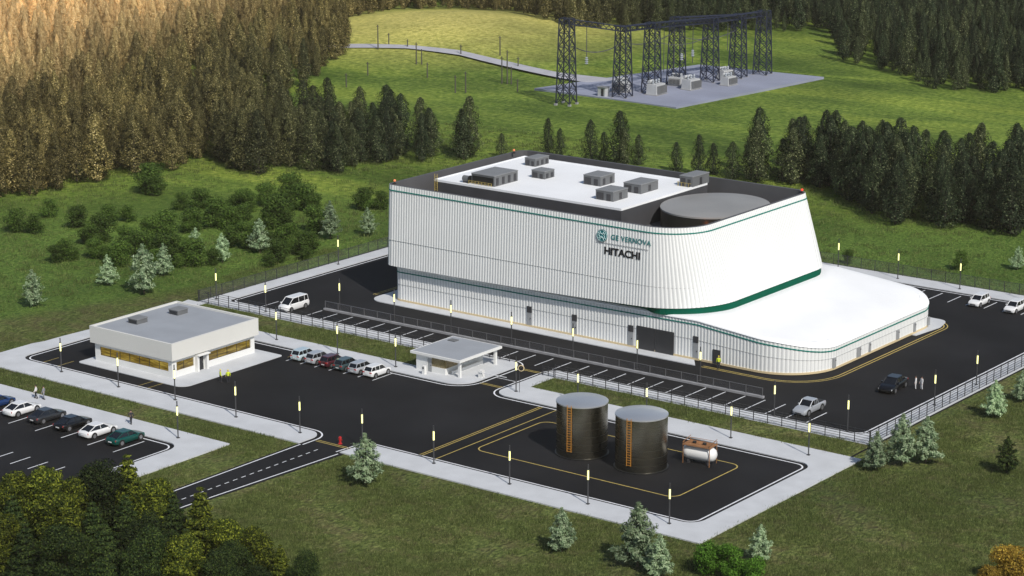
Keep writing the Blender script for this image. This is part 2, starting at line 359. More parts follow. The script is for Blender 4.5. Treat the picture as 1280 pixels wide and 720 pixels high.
struct(ml.build('road_marking', 'line_white')); struct(my.build('road_marking', 'line_yellow'))
# building apron slab
ap = fil([(-3.4, -.9, 2.2), (53.6, -.9), (51.8, 1.6), (51.8, 3), (-3.4, 8, 2)], True)
struct(MB().prism([ap], 0, .15).build('pavement', 'concrete'))
struct(MB().prism([fil([(-11.7 - 1.1, -49.3, .6), (6.9, -49.3, 1.6), (6.9, -30.4, .5), (-12.8, -30.4, .5)], True)], 0, .12).build('pavement', 'concrete'))
struct(MB().prism([fil([(66, 30), (69.9, 30), (70.6, 36, 1.5), (69.8, 39.6, 1.5), (62, 40)], True)], 0, .15).build('pavement', 'concrete'))
# path on the hill and the substation pad
def ribbon(U, L, name, m, dz=.12):
    def dens(P, n=14):
        out = []
        for a, b in zip(P[:-1], P[1:]):
            for k in range(n): out.append((a[0] + (b[0] - a[0]) * k / n, a[1] + (b[1] - a[1]) * k / n))
        return out + [P[-1]]
    U = dens(U); L = dens(L); mb = MB(); n = len(U); W_ = 5; vs = []
    for w in range(W_):
        for a, b in zip(U, L):
            x = a[0] + (b[0] - a[0]) * w / (W_ - 1); y = a[1] + (b[1] - a[1]) * w / (W_ - 1); vs.append((x, y, T(x, y) + .28 + dz))
    mb.add(vs, [(w * n + k, w * n + k + 1, (w + 1) * n + k + 1, (w + 1) * n + k) for w in range(W_ - 1) for k in range(n - 1)])
    return struct(mb.build(name, m, smooth=True))
ribbon([(-185, 160), (-161.8, 174.6), (-145.6, 180.0), (-132.1, 183.2), (-115.9, 182.2), (-100.7, 180.4), (-80, 183)],
       [(-182, 157), (-158.9, 171.3), (-143.7, 177.6), (-129.5, 179.8), (-112.4, 177.6), (-96.5, 175), (-76, 172.7)], 'path', 'gravel_path')
struct(MB().prism([(-93.4, 160.8), (-55.0, 159.5), (-50, 213), (-82.5, 211)], 0, .5).build('substation_pad', 'pad_grey'))

# ================================================================== MAIN BUILDING
def rrect(x0, y0, x1, y1, r, ns):
    """closed loop, ccw from front-left after corner; r = 4 radii (FL, FR, BR, BL); ns = samples per side / corner"""
    c = [((x0 + r[0], y0 + r[0]), PI, r[0]), ((x1 - r[1], y0 + r[1]), -PI / 2, r[1]), ((x1 - r[2], y1 - r[2]), 0, r[2]), ((x0 + r[3], y1 - r[3]), PI / 2, r[3])]
    pts = []; nr = []
    for i, (ce, a0, rr) in enumerate(c):
        nc = ns[4 + i]
        for k in range(nc):
            a = a0 + PI / 2 * k / nc; pts.append(Vector((ce[0] + rr * math.cos(a), ce[1] + rr * math.sin(a)))); nr.append(Vector((math.cos(a), math.sin(a))))
        a = a0 + PI / 2; A = Vector((ce[0] + rr * math.cos(a), ce[1] + rr * math.sin(a)))
        ce2, b0, r2 = c[(i + 1) % 4]; B = Vector((ce2[0] + r2 * math.cos(b0), ce2[1] + r2 * math.sin(b0))); no = Vector((math.cos(a), math.sin(a)))
        for k in range(ns[i]): pts.append(A.lerp(B, k / ns[i])); nr.append(no.copy())
    return pts, nr
def clad_wall(bot, top, z0, z1, name, parent, depth=.045, zt=None, zb=None):
    """vertical ribbed cladding lofted between two loops with equal sample counts (4 samples per rib)"""
    (pb, nb), (pt, nt_) = bot, top; n = len(pb); mb = MB(); vs = []
    prof = (0, 0, 1, 1)
    for (P, N, z) in ((pb, nb, z0), (pt, nt_, z1)):
        for k in range(n):
            d = -depth if prof[k % 4] else 0; p = P[k] + N[k] * d
            vs.append((p.x, p.y, (zb(p.x, p.y) if zb else z) if z == z0 else (zt(p.x, p.y) if zt else z)))
    for k in range(n):
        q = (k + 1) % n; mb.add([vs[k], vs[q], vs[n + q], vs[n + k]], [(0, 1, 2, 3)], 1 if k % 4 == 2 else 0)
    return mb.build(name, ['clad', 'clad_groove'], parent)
def band(pb, nb, pt, nt_, z0, z1, out, name, m, parent, zs=None, ze=None):
    """thin strip following a loop, proud of it"""
    n = len(pb); mb = MB(); vs = []
    for k in range(n):
        a = pb[k] + nb[k] * out; b = pt[k] + nt_[k] * out; a2 = pb[k] + nb[k] * (out - .14); b2 = pt[k] + nt_[k] * (out - .14)
        za = z0 if zs is None else zs(a.x, a.y); zb = z1 if ze is None else ze(a.x, a.y)
        vs += [(a.x, a.y, za), (b.x, b.y, zb), (b2.x, b2.y, zb), (a2.x, a2.y, za)]
    for k in range(n):
        q = (k + 1) % n
        mb.add([vs[4 * k + j] for j in range(4)] + [vs[4 * q + j] for j in range(4)], [(0, 4, 5, 1), (1, 5, 6, 2), (3, 7, 4, 0)])
    return mb.build(name, m, parent)
def lerp_loop(A, B, t): return [a.lerp(b, t) for a, b in zip(A[0], B[0])], A[1]
BLD = thing('main_building', 'large white ribbed hall with teal stripes and overhanging upper block behind a low sloping wing', 'building', (0, 0, 0))
# podium
NSP = [4 * 118, 4 * 58, 4 * 118, 4 * 66, 4 * 3, 4 * 22, 4 * 14, 4 * 3]
pod = rrect(-.1, 1.2, 69.3, 38.4, (1.2, 8, 5, 1.2), NSP)
def zr(x, y):
    if x < 51.5: return 5.0 + .55 * x / 51.5
    return 5.55 - 1.25 * max(0, x - 52.5) / 14 * min(1, .3 + (x - 51.5) / 3) - .75 * (max(0, x - 63.5) / 5.8) ** 2
clad_wall(pod, pod, .1, 5, 'lower_cladding', BLD, zt=lambda x, y: zr(x, y))
# podium roof, rounded over the edge
mb = MB(); P, N = pod; n = len(P); step = 4; idx = list(range(0, n, step)); L0 = []
rings = [(.10, -.02), (.02, .12), (-.3, .22), (-1.2, .25)]
vs = []
for o_, dz in rings:
    for k in idx: q = P[k] + N[k] * o_; vs.append((q.x, q.y, zr(q.x, q.y) + dz))
m_ = len(idx)
fs = [(r * m_ + k, r * m_ + (k + 1) % m_, (r + 1) * m_ + (k + 1) % m_, (r + 1) * m_ + k) for r in range(len(rings) - 1) for k in range(m_)]
mb.add(vs, fs)
inner = [P[k] + N[k] * -1.2 for k in idx]
# interior grid via strips along X
xsr = sorted(set([round(p.x, 3) for p in inner])); 
def yspan(x):
    ylo = 1e9; yhi = -1e9; n2 = len(inner)
    for i in range(n2):
        a, b = inner[i], inner[(i + 1) % n2]
        if (a.x - x) * (b.x - x) <= 0 and abs(a.x - b.x) > 1e-9:
            y = a.y + (b.y - a.y) * (x - a.x) / (b.x - a.x); ylo = min(ylo, y); yhi = max(yhi, y)
    return ylo, yhi
xa, xb = min(p.x for p in inner) + .001, max(p.x for p in inner) - .001
X_ = [xa] + [51.5 + .6 * k for k in range(-2, 28) if 51.5 + .6 * k < xb] + [xb - .3, xb - .1, xb]
X_ = sorted(X_); vs = []
for x in X_:
    lo, hi = yspan(x); vs += [(x, lo, zr(x, lo) + .25), (x, hi, zr(x, hi) + .25)]
mb.add(vs, [(2 * k, 2 * k + 2, 2 * k + 3, 2 * k + 1) for k in range(len(X_) - 1)])
mb.build('wing_roof', 'roof_white', BLD, smooth=True)
band(*pod, *pod, 0, 0, .05, 'teal_stripe', 'teal', BLD, zs=lambda x, y: zr(x, y) - .62, ze=lambda x, y: zr(x, y) - .47)
band(*pod, *pod, 0, 0, .02, 'panel_joint', 'seam', BLD, zs=lambda x, y: zr(x, y) * .52, ze=lambda x, y: zr(x, y) * .52 + .04)
band(*pod, *pod, .12, .40, .07, 'base_glow_strip', 'cream', BLD)  # warm light along the wall base, put in as a yellowish strip
# upper block
NSU = [4 * 94, 4 * 54, 4 * 94, 4 * 62, 4 * 3, 4 * 24, 4 * 9, 4 * 4]
ub = rrect(-1.05, .25, 53.4, 36.4, (1.2, 9.3, 5.2, 2), NSU); ut = rrect(-1.05, .75, 50.6, 33.6, (1.2, 6.5, 2.4, 2), NSU)
ZB, ZT = 5.9, 17.4
def zbot(x, y): return 5.5 + 1.25 * max(0, x / 53) ** 1.8
clad_wall(ub, ut, ZB, ZT, 'upper_cladding', BLD, zb=zbot)
mb = MB(); lo = [(p.x - n_.x * .13, p.y - n_.y * .13) for p, n_ in zip(*ub)][::4]; mb.sheet([lo[::-1]], 0); mb.v = [(x, y, zbot(x, y) + .02) for x, y, z in mb.v]; mb.build('upper_soffit', 'clad', BLD)
def ring_at(t): return lerp_loop(ub, ut, t)
a = ring_at((16.55 - ZB) / (ZT - ZB)); b = ring_at((16.7 - ZB) / (ZT - ZB)); band(*a, *b, 16.55, 16.7, .05, 'teal_stripe', 'teal', BLD)
a = ring_at((9.3 - ZB) / (ZT - ZB)); band(*a, *a, 9.3, 9.34, .02, 'panel_joint', 'seam', BLD)
# green band between block and wing roof (recessed)
gl = rrect(.3, .4, 53.25, 36.2, (1.2, 9.2, 5.1, 2), [60, 20, 20, 20, 4, 16, 6, 4])
def sst(t): t = min(1, max(0, t)); return t * t * (3 - 2 * t)
GLP = [(p.x, p.y + (1.4 * (1 - sst((p.x - 43) / 4)) if p.y < 8 else 0)) for p in gl[0]]
mb = MB(); m_ = len(GLP); mb.add([(x, y, 4.9 if x < 43 else zr(x, y) + (.1 if y < 1.2 else -.2)) for x, y in GLP] + [(x, y, zbot(x, y) + .01) for x, y in GLP], [(k, (k + 1) % m_, m_ + (k + 1) % m_, m_ + k) for k in range(m_)])
mb.build('green_band', 'teal_dark', BLD)
# top coping and inner screen
mb = MB(); P, N = ut; idx = range(0, len(P), 4); m_ = len(list(idx)); vs = []
for o_, z in ((-.05, ZT - .1), (-.05, ZT + .03), (-.45, ZT + .03)):
    vs += [(P[k].x + N[k].x * o_, P[k].y + N[k].y * o_, z) for k in idx]
mb.add(vs, [(r * m_ + k, r * m_ + (k + 1) % m_, (r + 1) * m_ + (k + 1) % m_, (r + 1) * m_ + k) for r in range(2) for k in range(m_)])
mb.build('coping', 'screen_in', BLD)
mb = MB(); vs = []
for o_, z in ((-.45, ZT + .03), (-.5, 13.8)): vs += [(P[k].x + N[k].x * o_, P[k].y + N[k].y * o_, z) for k in idx]
mb.add(vs, [(k, (k + 1) % m_, m_ + (k + 1) % m_, m_ + k) for k in range(m_)])
mb.sheet([[(P[k].x - N[k].x * .5, P[k].y - N[k].y * .5) for k in idx]], 13.8)
mb.build('roof_screen', 'screen_in', BLD)
WR = (1.9, 8.2, 35.2, 30.2, 17.2)
mb = MB(); mb.box(WR[0], WR[1], 13.75, WR[2], WR[3], WR[4] - .25); mb.build('penthouse_wall', 'screen_dark', BLD)
mb = MB(); mb.box(WR[0] + .05, WR[1] + .05, WR[4] - .25, WR[2] - .05, WR[3] - .05, WR[4]); mb.build('roof_deck', 'roof_white', BLD)
mb = MB()
for x0, y0, x1, y1 in ((WR[0], WR[1], WR[2], WR[1] + .35), (WR[2] - .35, WR[1] + .352, WR[2], WR[3]), (WR[0], WR[1] + .352, WR[0] + .3, WR[3] - .352), (WR[0], WR[3] - .35, WR[2] - .352, WR[3])): mb.box(x0, y0, WR[4] - .24, x1, y1, WR[4] + .08)
mb.build('roof_edge', 'cream' if False else 'roof_white', BLD)
DC = (42.8, 20.4); DR = 7.25
def ell(mb):
    mb.v = [(x, DC[1] + (y - DC[1]) * 1.17, z - .15) for x, y, z in mb.v]; return mb
mb = MB(); mb.lathe([(DR, 13.95), (DR, 16.75)], 96, DC); ell(mb); mb.build('containment_wall', 'drum_side', BLD, smooth=True)
mb = MB(); mb.lathe([(DR + .08, 16.6), (DR + .08, 16.82), (DR - .2, 16.9), (DR * .5, 17.0), (.3, 17.05)], 96, DC); ell(mb); mb.build('containment_roof', 'drum_top', BLD, smooth=True)
# ladder on the penthouse wall (yellow)
mb = MB()
for yy in (0, .45): mb.tube((2.1 + yy, 8.1, 14), (2.1 + yy, 8.1, 18.1), .04, 5)
for k in range(12): mb.tube((2.1, 8.1, 14.2 + .32 * k), (2.55, 8.1, 14.2 + .32 * k), .025, 4)
mb.build('ladder', 'line_yellow', BLD)
# doors on the podium
def wall_door(x0, x1, z0, z1, m='door_grey', front=True, name='door', top=None):
    mb = MB()
    if front: mb.box(x0, 1.12, z0, x1, 1.35, z1)
    else: mb.box(69.2, x0, z0, 69.42, x1, z1)
    d = mb.build(name, m, BLD)
    if name == 'door' and z1 - z0 > 1.2:
        h = MB()
        if front: h.box(x1 - .2, 1.04, z0 + .9, x1 - .12, 1.12, z0 + 1.05)
        else: h.box(69.42, x1 - .2, z0 + .9, 69.5, x1 - .12, z0 + 1.05)
        h.build('handle', 'rail', d)
    return d
for x0, x1, z1 in ((24.2, 25.0, 3.1), (32.0, 32.8, 3.15), (41.4, 42.2, 3.2), (51.9, 52.7, 3.4)):
    wall_door(x0, x1, .42, z1 - .95); w = MB(); w.box(x0, 1.12, z1 - .9, x1, 1.35, z1); w.build('transom_window', 'unit_dark', BLD)
wall_door(42.8, 45.75, .15, 3.35, 'gate_dark', name='loading_gate'); wall_door(45.85, 48.8, .15, 3.35, 'gate_dark', name='loading_gate')
wall_door(55.0, 56.2, .15, 2.1, 'unit_dark')
for y0, y1, z1 in ((8.0, 8.7, 1.75), (14.3, 15.4, 1.75), (17.6, 18.1, 1.7), (25.4, 26.1, 1.7), (30.4, 30.95, 1.65), (34.6, 35.1, 1.6)): wall_door(y0, y1, .42, z1, front=False)
# lettering, tilted with the facade
TILT = math.atan2(.5, ZT - ZB)
def fy(z): return .25 + .5 * (z - ZB) / (ZT - ZB)
def text(body, x, z, size, m, bold=0, sx=1.0, space=1.0, nm='lettering'):
    c = bpy.data.curves.new(nm, 'FONT'); c.body = body; c.size = size; c.extrude = .01; c.offset = bold; c.space_character = space
    c.materials.append(MATS[m]); o = bpy.data.objects.new(nm, c); COL.objects.link(o); o.parent = BLD
    o.location = (x, fy(z) - .04, z); o.rotation_euler = (PI / 2 - TILT, 0, 0); o.scale = (sx, 1, 1); bpy.context.view_layer.update()
    me = bpy.data.meshes.new_from_object(o.evaluated_get(bpy.context.evaluated_depsgraph_get())); me.name = nm
    q = bpy.data.objects.new(nm, me); COL.objects.link(q); q.parent = BLD; q.location = o.location; q.rotation_euler = o.rotation_euler; q.scale = o.scale
    bpy.data.objects.remove(o); q['label'] = 'lettering reading ' + body; return q
text('GE VERNOVA', 38.75, 14.85, .98, 'teal_text', .022, 1.0, 1.12)
text('HITACHI', 37.7, 12.75, 1.35, 'lettering', .05, 1.12, 1.0)
mb = MB(); mb.box(36.4, fy(14.25) - .08, 14.22, 44.9, fy(14.25) - .04, 14.28); mb.build('lettering_rule', 'seam', BLD)
em = MB(); n_ = 32; R_ = .86
em.add([(R_ * math.cos(2 * PI * k / n_), 0, R_ * math.sin(2 * PI * k / n_)) for k in range(n_)] + [(R_ * math.cos(2 * PI * k / n_), .08, R_ * math.sin(2 * PI * k / n_)) for k in range(n_)],
       [tuple(range(n_))] + [(k, n_ + k, n_ + (k + 1) % n_, (k + 1) % n_) for k in range(n_)])
eo = em.build('emblem', 'emblem', BLD); eo.location = (37.35, fy(15.2) - .16, 15.2); eo.rotation_euler = (-TILT, 0, 0)
sw = MB()
def arc(cx, cz, r, a0, a1, w=.05, n=9):
    p = [(cx + r * math.cos(a0 + (a1 - a0) * k / n), cz + r * math.sin(a0 + (a1 - a0) * k / n)) for k in range(n + 1)]
    for a, b in zip(p[:-1], p[1:]): sw.tube((a[0], -.03, a[1]), (b[0], -.03, b[1]), w, 4)
for k in range(4):
    a = PI / 4 + k * PI / 2; arc(.63 * math.cos(a), .63 * math.sin(a), .17, a + 1.1, a + 5.0, .045)
arc(-.22, .08, .26, .6, 5.4, .05); arc(.24, .2, .17, -.8, 3.6, .05); arc(.24, -.14, .2, -3.4, 1.2, .05); arc(-.12, -.2, .12, -2, 1.6, .045)
arc(0, 0, .79, 0, 2 * PI, .025, 28)
sw.build('emblem_script', 'emblem_light', eo)

# rooftop units (each bolted on the deck as one machine)
def roof_unit(x0, y0, x1, y1, h, label, panels=3, z=17.2, base=True, opening=False):
    t = thing('rooftop_unit', label, 'ventilation unit', ((x0 + x1) / 2, (y0 + y1) / 2, z), 0, 'machines on the white roof'); a = (x1 - x0) / 2; b = (y1 - y0) / 2
    MB().box(-a, -b, .0, a, b, h).build('housing', 'unit', t)
    MB().box(-a - .06, -b - .06, h, a + .06, b + .06, h + .1, inset=.05).build('lid', 'unit_top', t)
    for k in range(panels):
        y = -b + (k + .5) * 2 * b / panels; MB().box(a, y - .28, .15, a + .05, y + .28, h - .3).build('louvre', 'unit_dark', t)
    m = MB(); m.box(-a + .2, -b - .05, .12, (a - .2) if opening else -a * .1, -b, h - .25); m.build('intake', 'black' if opening else 'unit_dark', t)
    if not opening: MB().box(a * .25, -b - .06, .05, a * .7, -b, h - .35).build('door', 'unit_dark', t)
    return t
U1 = roof_unit(8.0, 9.3, 12.2, 14.9, 1.5, 'long grey roof plant unit with open black front near the ladder', 4, opening=True)
roof_unit(6.2, 24.6, 8.2, 28.0, 1.15, 'small dark roof unit nearest the far left corner of the roof', 3)
roof_unit(12.4, 18.0, 14.8, 20.4, 1.1, 'small grey roof unit in the middle of the white deck', 2)
roof_unit(21.2, 18.8, 24.2, 22.4, 1.35, 'grey roof unit behind the front right pair', 2)
roof_unit(28.6, 11.4, 31.6, 15.0, 1.35, 'grey roof unit closest to the front right edge', 1)
roof_unit(28.8, 18.0, 31.8, 22.4, 1.3, 'grey roof unit beside the drum, second from the front edge', 1)
roof_unit(33.0, 26.2, 35.2, 30.6, 1.5, 'tall dark roof box at the rear right corner above the drum', 1)
fn = thing('roof_fan', 'round extractor fan with black mouth beside the long roof unit', 'fan', (6.7, 9.4, 17.2))
m = MB(); m.tube((-.2, 0, .6), (.9, 0, .6), .45, 16); m.build('casing', 'unit', fn, smooth=True); m = MB(); m.tube((.9, 0, .6), (1.1, 0, .6), .52, 16); m.build('mouth', 'black', fn); MB().box(-.1, -.35, 0, .8, .35, .2).build('foot', 'unit_dark', fn)
m = MB()
for k in range(8): m.tube((7.9 + .6 * k, 8.75, 17.2), (7.9 + .6 * k, 8.75, 17.75), .025, 4)
for z in (17.5, 17.75): m.tube((7.9, 8.75, z), (12.1, 8.75, z), .025, 4)
tag(m.build('guard_rail', 'line_yellow'), 'low yellow guard rail in front of the long roof unit', 'railing')
m = MB()
for y in np.arange(26.3, 30.6, .7): m.tube((32.7, y, 17.2), (32.7, y, 17.8), .025, 4)
for x in np.arange(32.9, 35.2, .6): m.tube((x, 25.9, 17.2), (x, 25.9, 17.8), .025, 4)
m.tube((32.7, 25.9, 17.8), (35.2, 25.9, 17.8), .025, 4); m.tube((32.7, 25.9, 17.8), (32.7, 30.5, 17.8), .025, 4)
tag(m.build('guard_rail', 'line_yellow'), 'yellow guard rail around the rear right roof box', 'railing')
def beacon(x, y, z, label, glow, s=1.0, hp=0):
    t = thing('warning_beacon', label, 'beacon', (x, y, z), 0, 'warning lights on the hall roof')
    m = MB(); m.tube((0, 0, 0), (0, 0, hp + .55 * s), .07, 6); m.box(-.16, -.16, .0, .16, .16, .12); m.build('stand', 'black', t)
    m = MB(); m.lathe([(.05, hp + .55 * s), (.28 * s, hp + .62 * s), (.32 * s, hp + .85 * s), (.22 * s, hp + 1.05 * s), (.04, hp + 1.1 * s)], 14); m.build('lantern', glow, t, smooth=True)
beacon(.0, 1.5, 17.42, 'amber warning beacon on the left front corner of the screen', 'amber_glow', .62)
beacon(-.1, 30.2, 17.42, 'amber warning beacon on the rear left corner of the screen', 'amber_glow', .6)
beacon(50.2, 31.6, 17.42, 'red warning beacon at the rear right corner of the screen', 'red_glow', .6)
beacon(46.7, 12.0, 13.82, 'glowing red beacon in front of the round drum', 'red_flame', .8, 1.15)

# ================================================================== OFFICE
OF = thing('office_building', 'low white flat-roofed office with amber lit ribbon windows and wide parapet', 'building', (-4.3, -39.4, 0))
def ob(mb, name, m, parent=OF, off=(4.3, 39.4, 0)):
    o = mb.build(name, m, parent); 
    o.location = off if parent is OF else (0, 0, 0); return o
X0, X1, Y0, Y1 = -11.5, 2.9, -47.2, -31.7
m = MB()
# walls with real window openings: sill wall, piers, head
m.box(X0, Y0, .12, X1, Y1, .95)
m.box(X0, Y0, 2.15, X1, Y1, 2.6)
m.box(X0, Y0, .95, X0 + .9, Y0 + .3, 2.15); m.box(X1 - .7, Y0, .95, X1, Y0 + .8, 2.15)
m.box(X1 - .3, -43.2, .95, X1, -40.6, 2.15); m.box(X1 - .6, Y1 - .7, .95, X1, Y1, 2.15); m.box(X0, Y0 + .3, .95, X0 + .3, Y1, 2.15); m.box(X0 + .3, Y1 - .3, .95, X1 - .6, Y1, 2.15)
ob(m, 'wall', 'wall_white')
m = MB(); m.box(X0 + .9, Y0 + .16, .95, X1 - .7, Y0 + .22, 2.15); w1 = ob(m, 'window', 'window_lit')
m = MB()
for k in range(8): m.box(X0 + .9 + 1.83 * k, Y0 + .1, .95, X0 + .96 + 1.83 * k, Y0 + .159, 2.15)
m.box(X0 + .9, Y0 + .08, .952, X1 - .7, Y0 + .1, 1.0); m.build('frame', 'rail', w1)
m = MB(); m.box(X1 - .22, Y0 + .8, .95, X1 - .16, -43.2, 2.15); w2 = ob(m, 'window', 'window_lit')
m = MB(); m.box(X1 - .15, -45.0, .952, X1 - .1, -44.94, 2.15); m.build('frame', 'rail', w2)
m = MB(); m.box(X1 - .22, -40.6, .95, X1 - .16, Y1 - .7, 2.15); w3 = ob(m, 'window', 'window_lit')
m = MB()
for k in range(5): m.box(X1 - .15, -40.6 + 1.85 * k, .952, X1 - .1, -40.54 + 1.85 * k, 2.15)
m.box(X1 - .15, -40.55, .952, X1 - .1, Y1 - .71, 1.0); m.build('frame', 'rail', w3)
m = MB(); m.box(X1 + .001, -42.6, .12, X1 + .05, -41.5, 2.1); d = ob(m, 'door', 'glass_dark')
m = MB(); m.box(X1 + .05, -41.75, 1.0, X1 + .1, -41.7, 1.3); m.build('handle', 'chrome', d)
m = MB(); m.box(X1, -43.1, .12, X1 + .55, -42.75, 2.3); m.box(X1, -41.35, .12, X1 + .55, -41.0, 2.3); m.box(X1, -43.1, 2.3, X1 + .9, -41.0, 2.42); ob(m, 'entrance_canopy', 'wall_white')
m = MB(); PX0, PX1, PY0, PY1 = -12.0, 3.35, -47.6, -31.3
m.box(PX0, PY0, 2.6, PX1, PY1, 4.55)
for q in ((PX0, PY0, PX1, PY0 + .3), (PX0, PY1 - .3, PX1, PY1), (PX0, PY0 + .3, PX0 + .3, PY1 - .3), (PX1 - .3, PY0 + .3, PX1, PY1 - .3)): m.box(q[0], q[1], 4.55, q[2], q[3], 4.9)
ob(m, 'parapet', 'parapet')
m = MB(); m.box(PX0 + .3, PY0 + .3, 4.551, PX1 - .3, PY1 - .3, 4.68); ob(m, 'roof', 'grey_roof')
for (x, y, l) in ((-8.6, -42.0, 'grey box-shaped rooftop ventilator nearer the left edge of the office roof'), (-7.6, -35.4, 'grey box-shaped rooftop ventilator nearer the back of the office roof')):
    t = thing('roof_ventilator', l, 'ventilator', (x, y, 4.68), 0, 'ventilators on the office roof')
    MB().box(-.85, -.95, 0, .85, .95, .6).build('housing', 'unit', t); MB().box(-.92, -1.02, .6, .92, 1.02, .72).build('lid', 'unit_top', t)
    m = MB()
    for k in range(5): m.box(-.7, -1.0, .1 + .09 * k, .7, -.95, .14 + .09 * k)
    m.build('louvre', 'unit_dark', t)
# ================================================================== GATEHOUSE
GH = thing('gatehouse', 'small white gatehouse with grey slab roof on two front pillars', 'guard house', (28.9, -20.5, 0))
def gb(mb, name, m, parent=GH):
    o = mb.build(name, m, parent); o.location = (-28.9, 20.5, 0) if parent is GH else (0, 0, 0); return o
m = MB()
m.box(25.3, -24.6, .15, 27.2, -24.4, 2.3); m.box(27.9, -24.6, .15, 30.2, -24.4, .95); m.box(27.2, -24.6, 2.0, 27.9, -24.4, 2.3)
m.box(25.3, -24.4, .15, 25.5, -16.6, 2.3); m.box(25.5, -16.8, .15, 30.2, -16.6, 2.3); m.box(30.0, -24.4, .15, 30.2, -16.8, .95); m.box(30.0, -18.2, .95, 30.2, -16.8, 2.3)
m.box(25.5, -19.5, .15, 30.0, -19.35, 2.3); m.box(27.9, -24.6, 2.12, 30.2, -24.4, 2.3); m.box(30.0, -24.4, 2.12, 30.2, -18.2, 2.3)
gb(m, 'wall', 'wall_white')
m = MB(); m.box(27.25, -24.56, .16, 27.85, -24.46, 2.0); dr = gb(m, 'door', 'door_grey')
m = MB(); m.box(27.7, -24.6, 1.0, 27.8, -24.56, 1.1); m.build('handle', 'rail', dr)
mat('glass_tint', (.30, .25, .14), .1, alpha=.45)
m = MB(); m.box(27.92, -24.52, .95, 30.12, -24.49, 2.12); m.box(30.1, -24.4, .95, 30.13, -18.2, 2.12); gw = gb(m, 'window', 'glass_tint')
m = MB(); m.box(28.5, -22, .15, 29.8, -20.5, .9); gb(m, 'desk', 'cream')
m = MB(); m.box(28.9 - 3.4, -24.3, 2.2, 29.9, -19.6, 2.28); gb(m, 'ceiling_lamp', 'window_lit')
for x, y in ((32.35, -24.3), (32.35, -16.7)): m = MB(); m.box(x - .17, y - .17, .15, x + .17, y + .17, 2.3); gb(m, 'pillar', 'wall_white')
m = MB(); m.box(24.6, -25.0, 2.3, 32.95, -16.0, 2.62); gb(m, 'roof_slab', 'wall_white')
m = MB(); m.box(24.85, -24.75, 2.62, 32.7, -16.25, 2.66); gb(m, 'roof', 'grey_roof')
m = MB(); m.box(25.6, -18.4, 2.66, 26.8, -17.4, 2.78, ); gb(m, 'skylight', 'unit')
m = MB(); m.box(30.6, -23.8, .15, 30.9, -17.5, .62); gb(m, 'bench', 'wall_white')
# gate things
t = thing('barrier', 'white boom barrier with arm across the gate lane beside the gatehouse', 'barrier', (34.6, -22.6, .15))
MB().box(-.3, -.3, 0, .3, .3, 1.0).build('cabinet', 'wall_white', t); m = MB(); m.box(-.05, -.42, .75, .05, -.32, .87); m.tube((0, -.37, .8), (4.4, -.37, .86), .05, 6); m.build('arm', 'line_white', t)
t = thing('intercom_pillar', 'small white intercom pillar in front of the gatehouse door', 'pillar', (27.7, -25.9, .15)); MB().box(-.22, -.22, 0, .22, .22, 1.15).build('column', 'wall_white', t); MB().box(-.12, -.25, .75, .12, -.22, 1.0).build('panel', 'unit_dark', t)
t = thing('gate_mirror', 'round traffic mirror on the lamp beside the gate lane', 'mirror', (42.55, -25.0, .15)); m = MB(); m.tube((0, .1, 0), (0, .1, 3.3), .035, 6); m.build('stand', 'pole', t)
m = MB(); m.tube((.35, 0, 3.3), (.38, -.06, 3.3), .42, 18); m.build('frame', 'cream', t); m = MB(); m.tube((.38, -.065, 3.3), (.385, -.075, 3.3), .32, 18); m.build('glass', 'chrome', t)
t = thing('fire_hydrant', 'small red fire hydrant beside the road entrance', 'hydrant', (38.0, -54.3, .03)); m = MB(); m.lathe([(.25, 0), (.25, .08), (.15, .12), (.15, .7), (.2, .72), (.18, .85), (.05, .95)], 12); m.build('barrel', 'lamp_red', t, smooth=True)
m = MB(); m.tube((-.28, 0, .55), (.28, 0, .55), .08, 8); m.build('nozzle', 'lamp_red', t)

# ================================================================== FENCES
def fence(name, label, a, b, h, step=2.05, rails=6, kind='rail', z=.15, group=None, kerb=False, pm='rail'):
    a = Vector((*a, 0)); b = Vector((*b, 0)); L = (b - a).length; d = (b - a) / L; rz = math.atan2(d.y, d.x)
    t = thing(name, label, 'fence', (a.x, a.y, z), rz, group); nn = max(1, round(L / step)); st = L / nn
    p = MB(); p.box(-.04, -.04, 0, .04, .04, h); p0 = p.build('post', pm, t)
    for k in range(1, nn + 1):
        c = p0.copy(); COL.objects.link(c); c.location = (k * st, 0, 0); c.parent = t
    if kind == 'rail':
        r = MB()
        for k in range(rails): zz = .12 + (h - .2) * k / (rails - 1); r.box(0, -.085, zz, L, -.045, zz + .045)
        r.build('rails', pm, t)
    else:
        r = MB(); r.box(0, -.03, h - .06, L, .03, h - .02); r.box(0, -.03, .08, L, .03, .11); r.build('rails', pm, t)
        q = MB(); q.add([(0, 0, .1), (L, 0, .1), (L, 0, h - .05), (0, 0, h - .05)], [(0, 1, 2, 3)]); q.build('wire_mesh', 'mesh_panel', t)
    if kerb: MB().box(-.2, -.2, 0, L + .2, .2, .28).build('footing', 'kerb', t)
    return t
fence('site_fence', 'dark railing fence between the long grass verge and the left parking bays', (-22.2, -16.9), (24.3, -16.9), 1.8)
fence('site_fence', 'dark railing fence behind the tank yard verge in front of the right parking bays', (42.3, -16.9), (88.5, -16.9), 1.8)
fence('site_fence', 'dark railing fence along the far right edge of the site', (88.5, -16.7), (88.5, 59), 1.8)
fence('mesh_fence', 'thin wire mesh fence along the left rear edge beside the wood', (-22.2, -16.7), (-22.2, 59), 1.7, 2.4, kind='mesh')
fence('mesh_fence', 'thin wire mesh fence along the back edge behind the sloping wing', (-22.2, 59.1), (88.4, 59.1), 1.7, 2.4, kind='mesh')
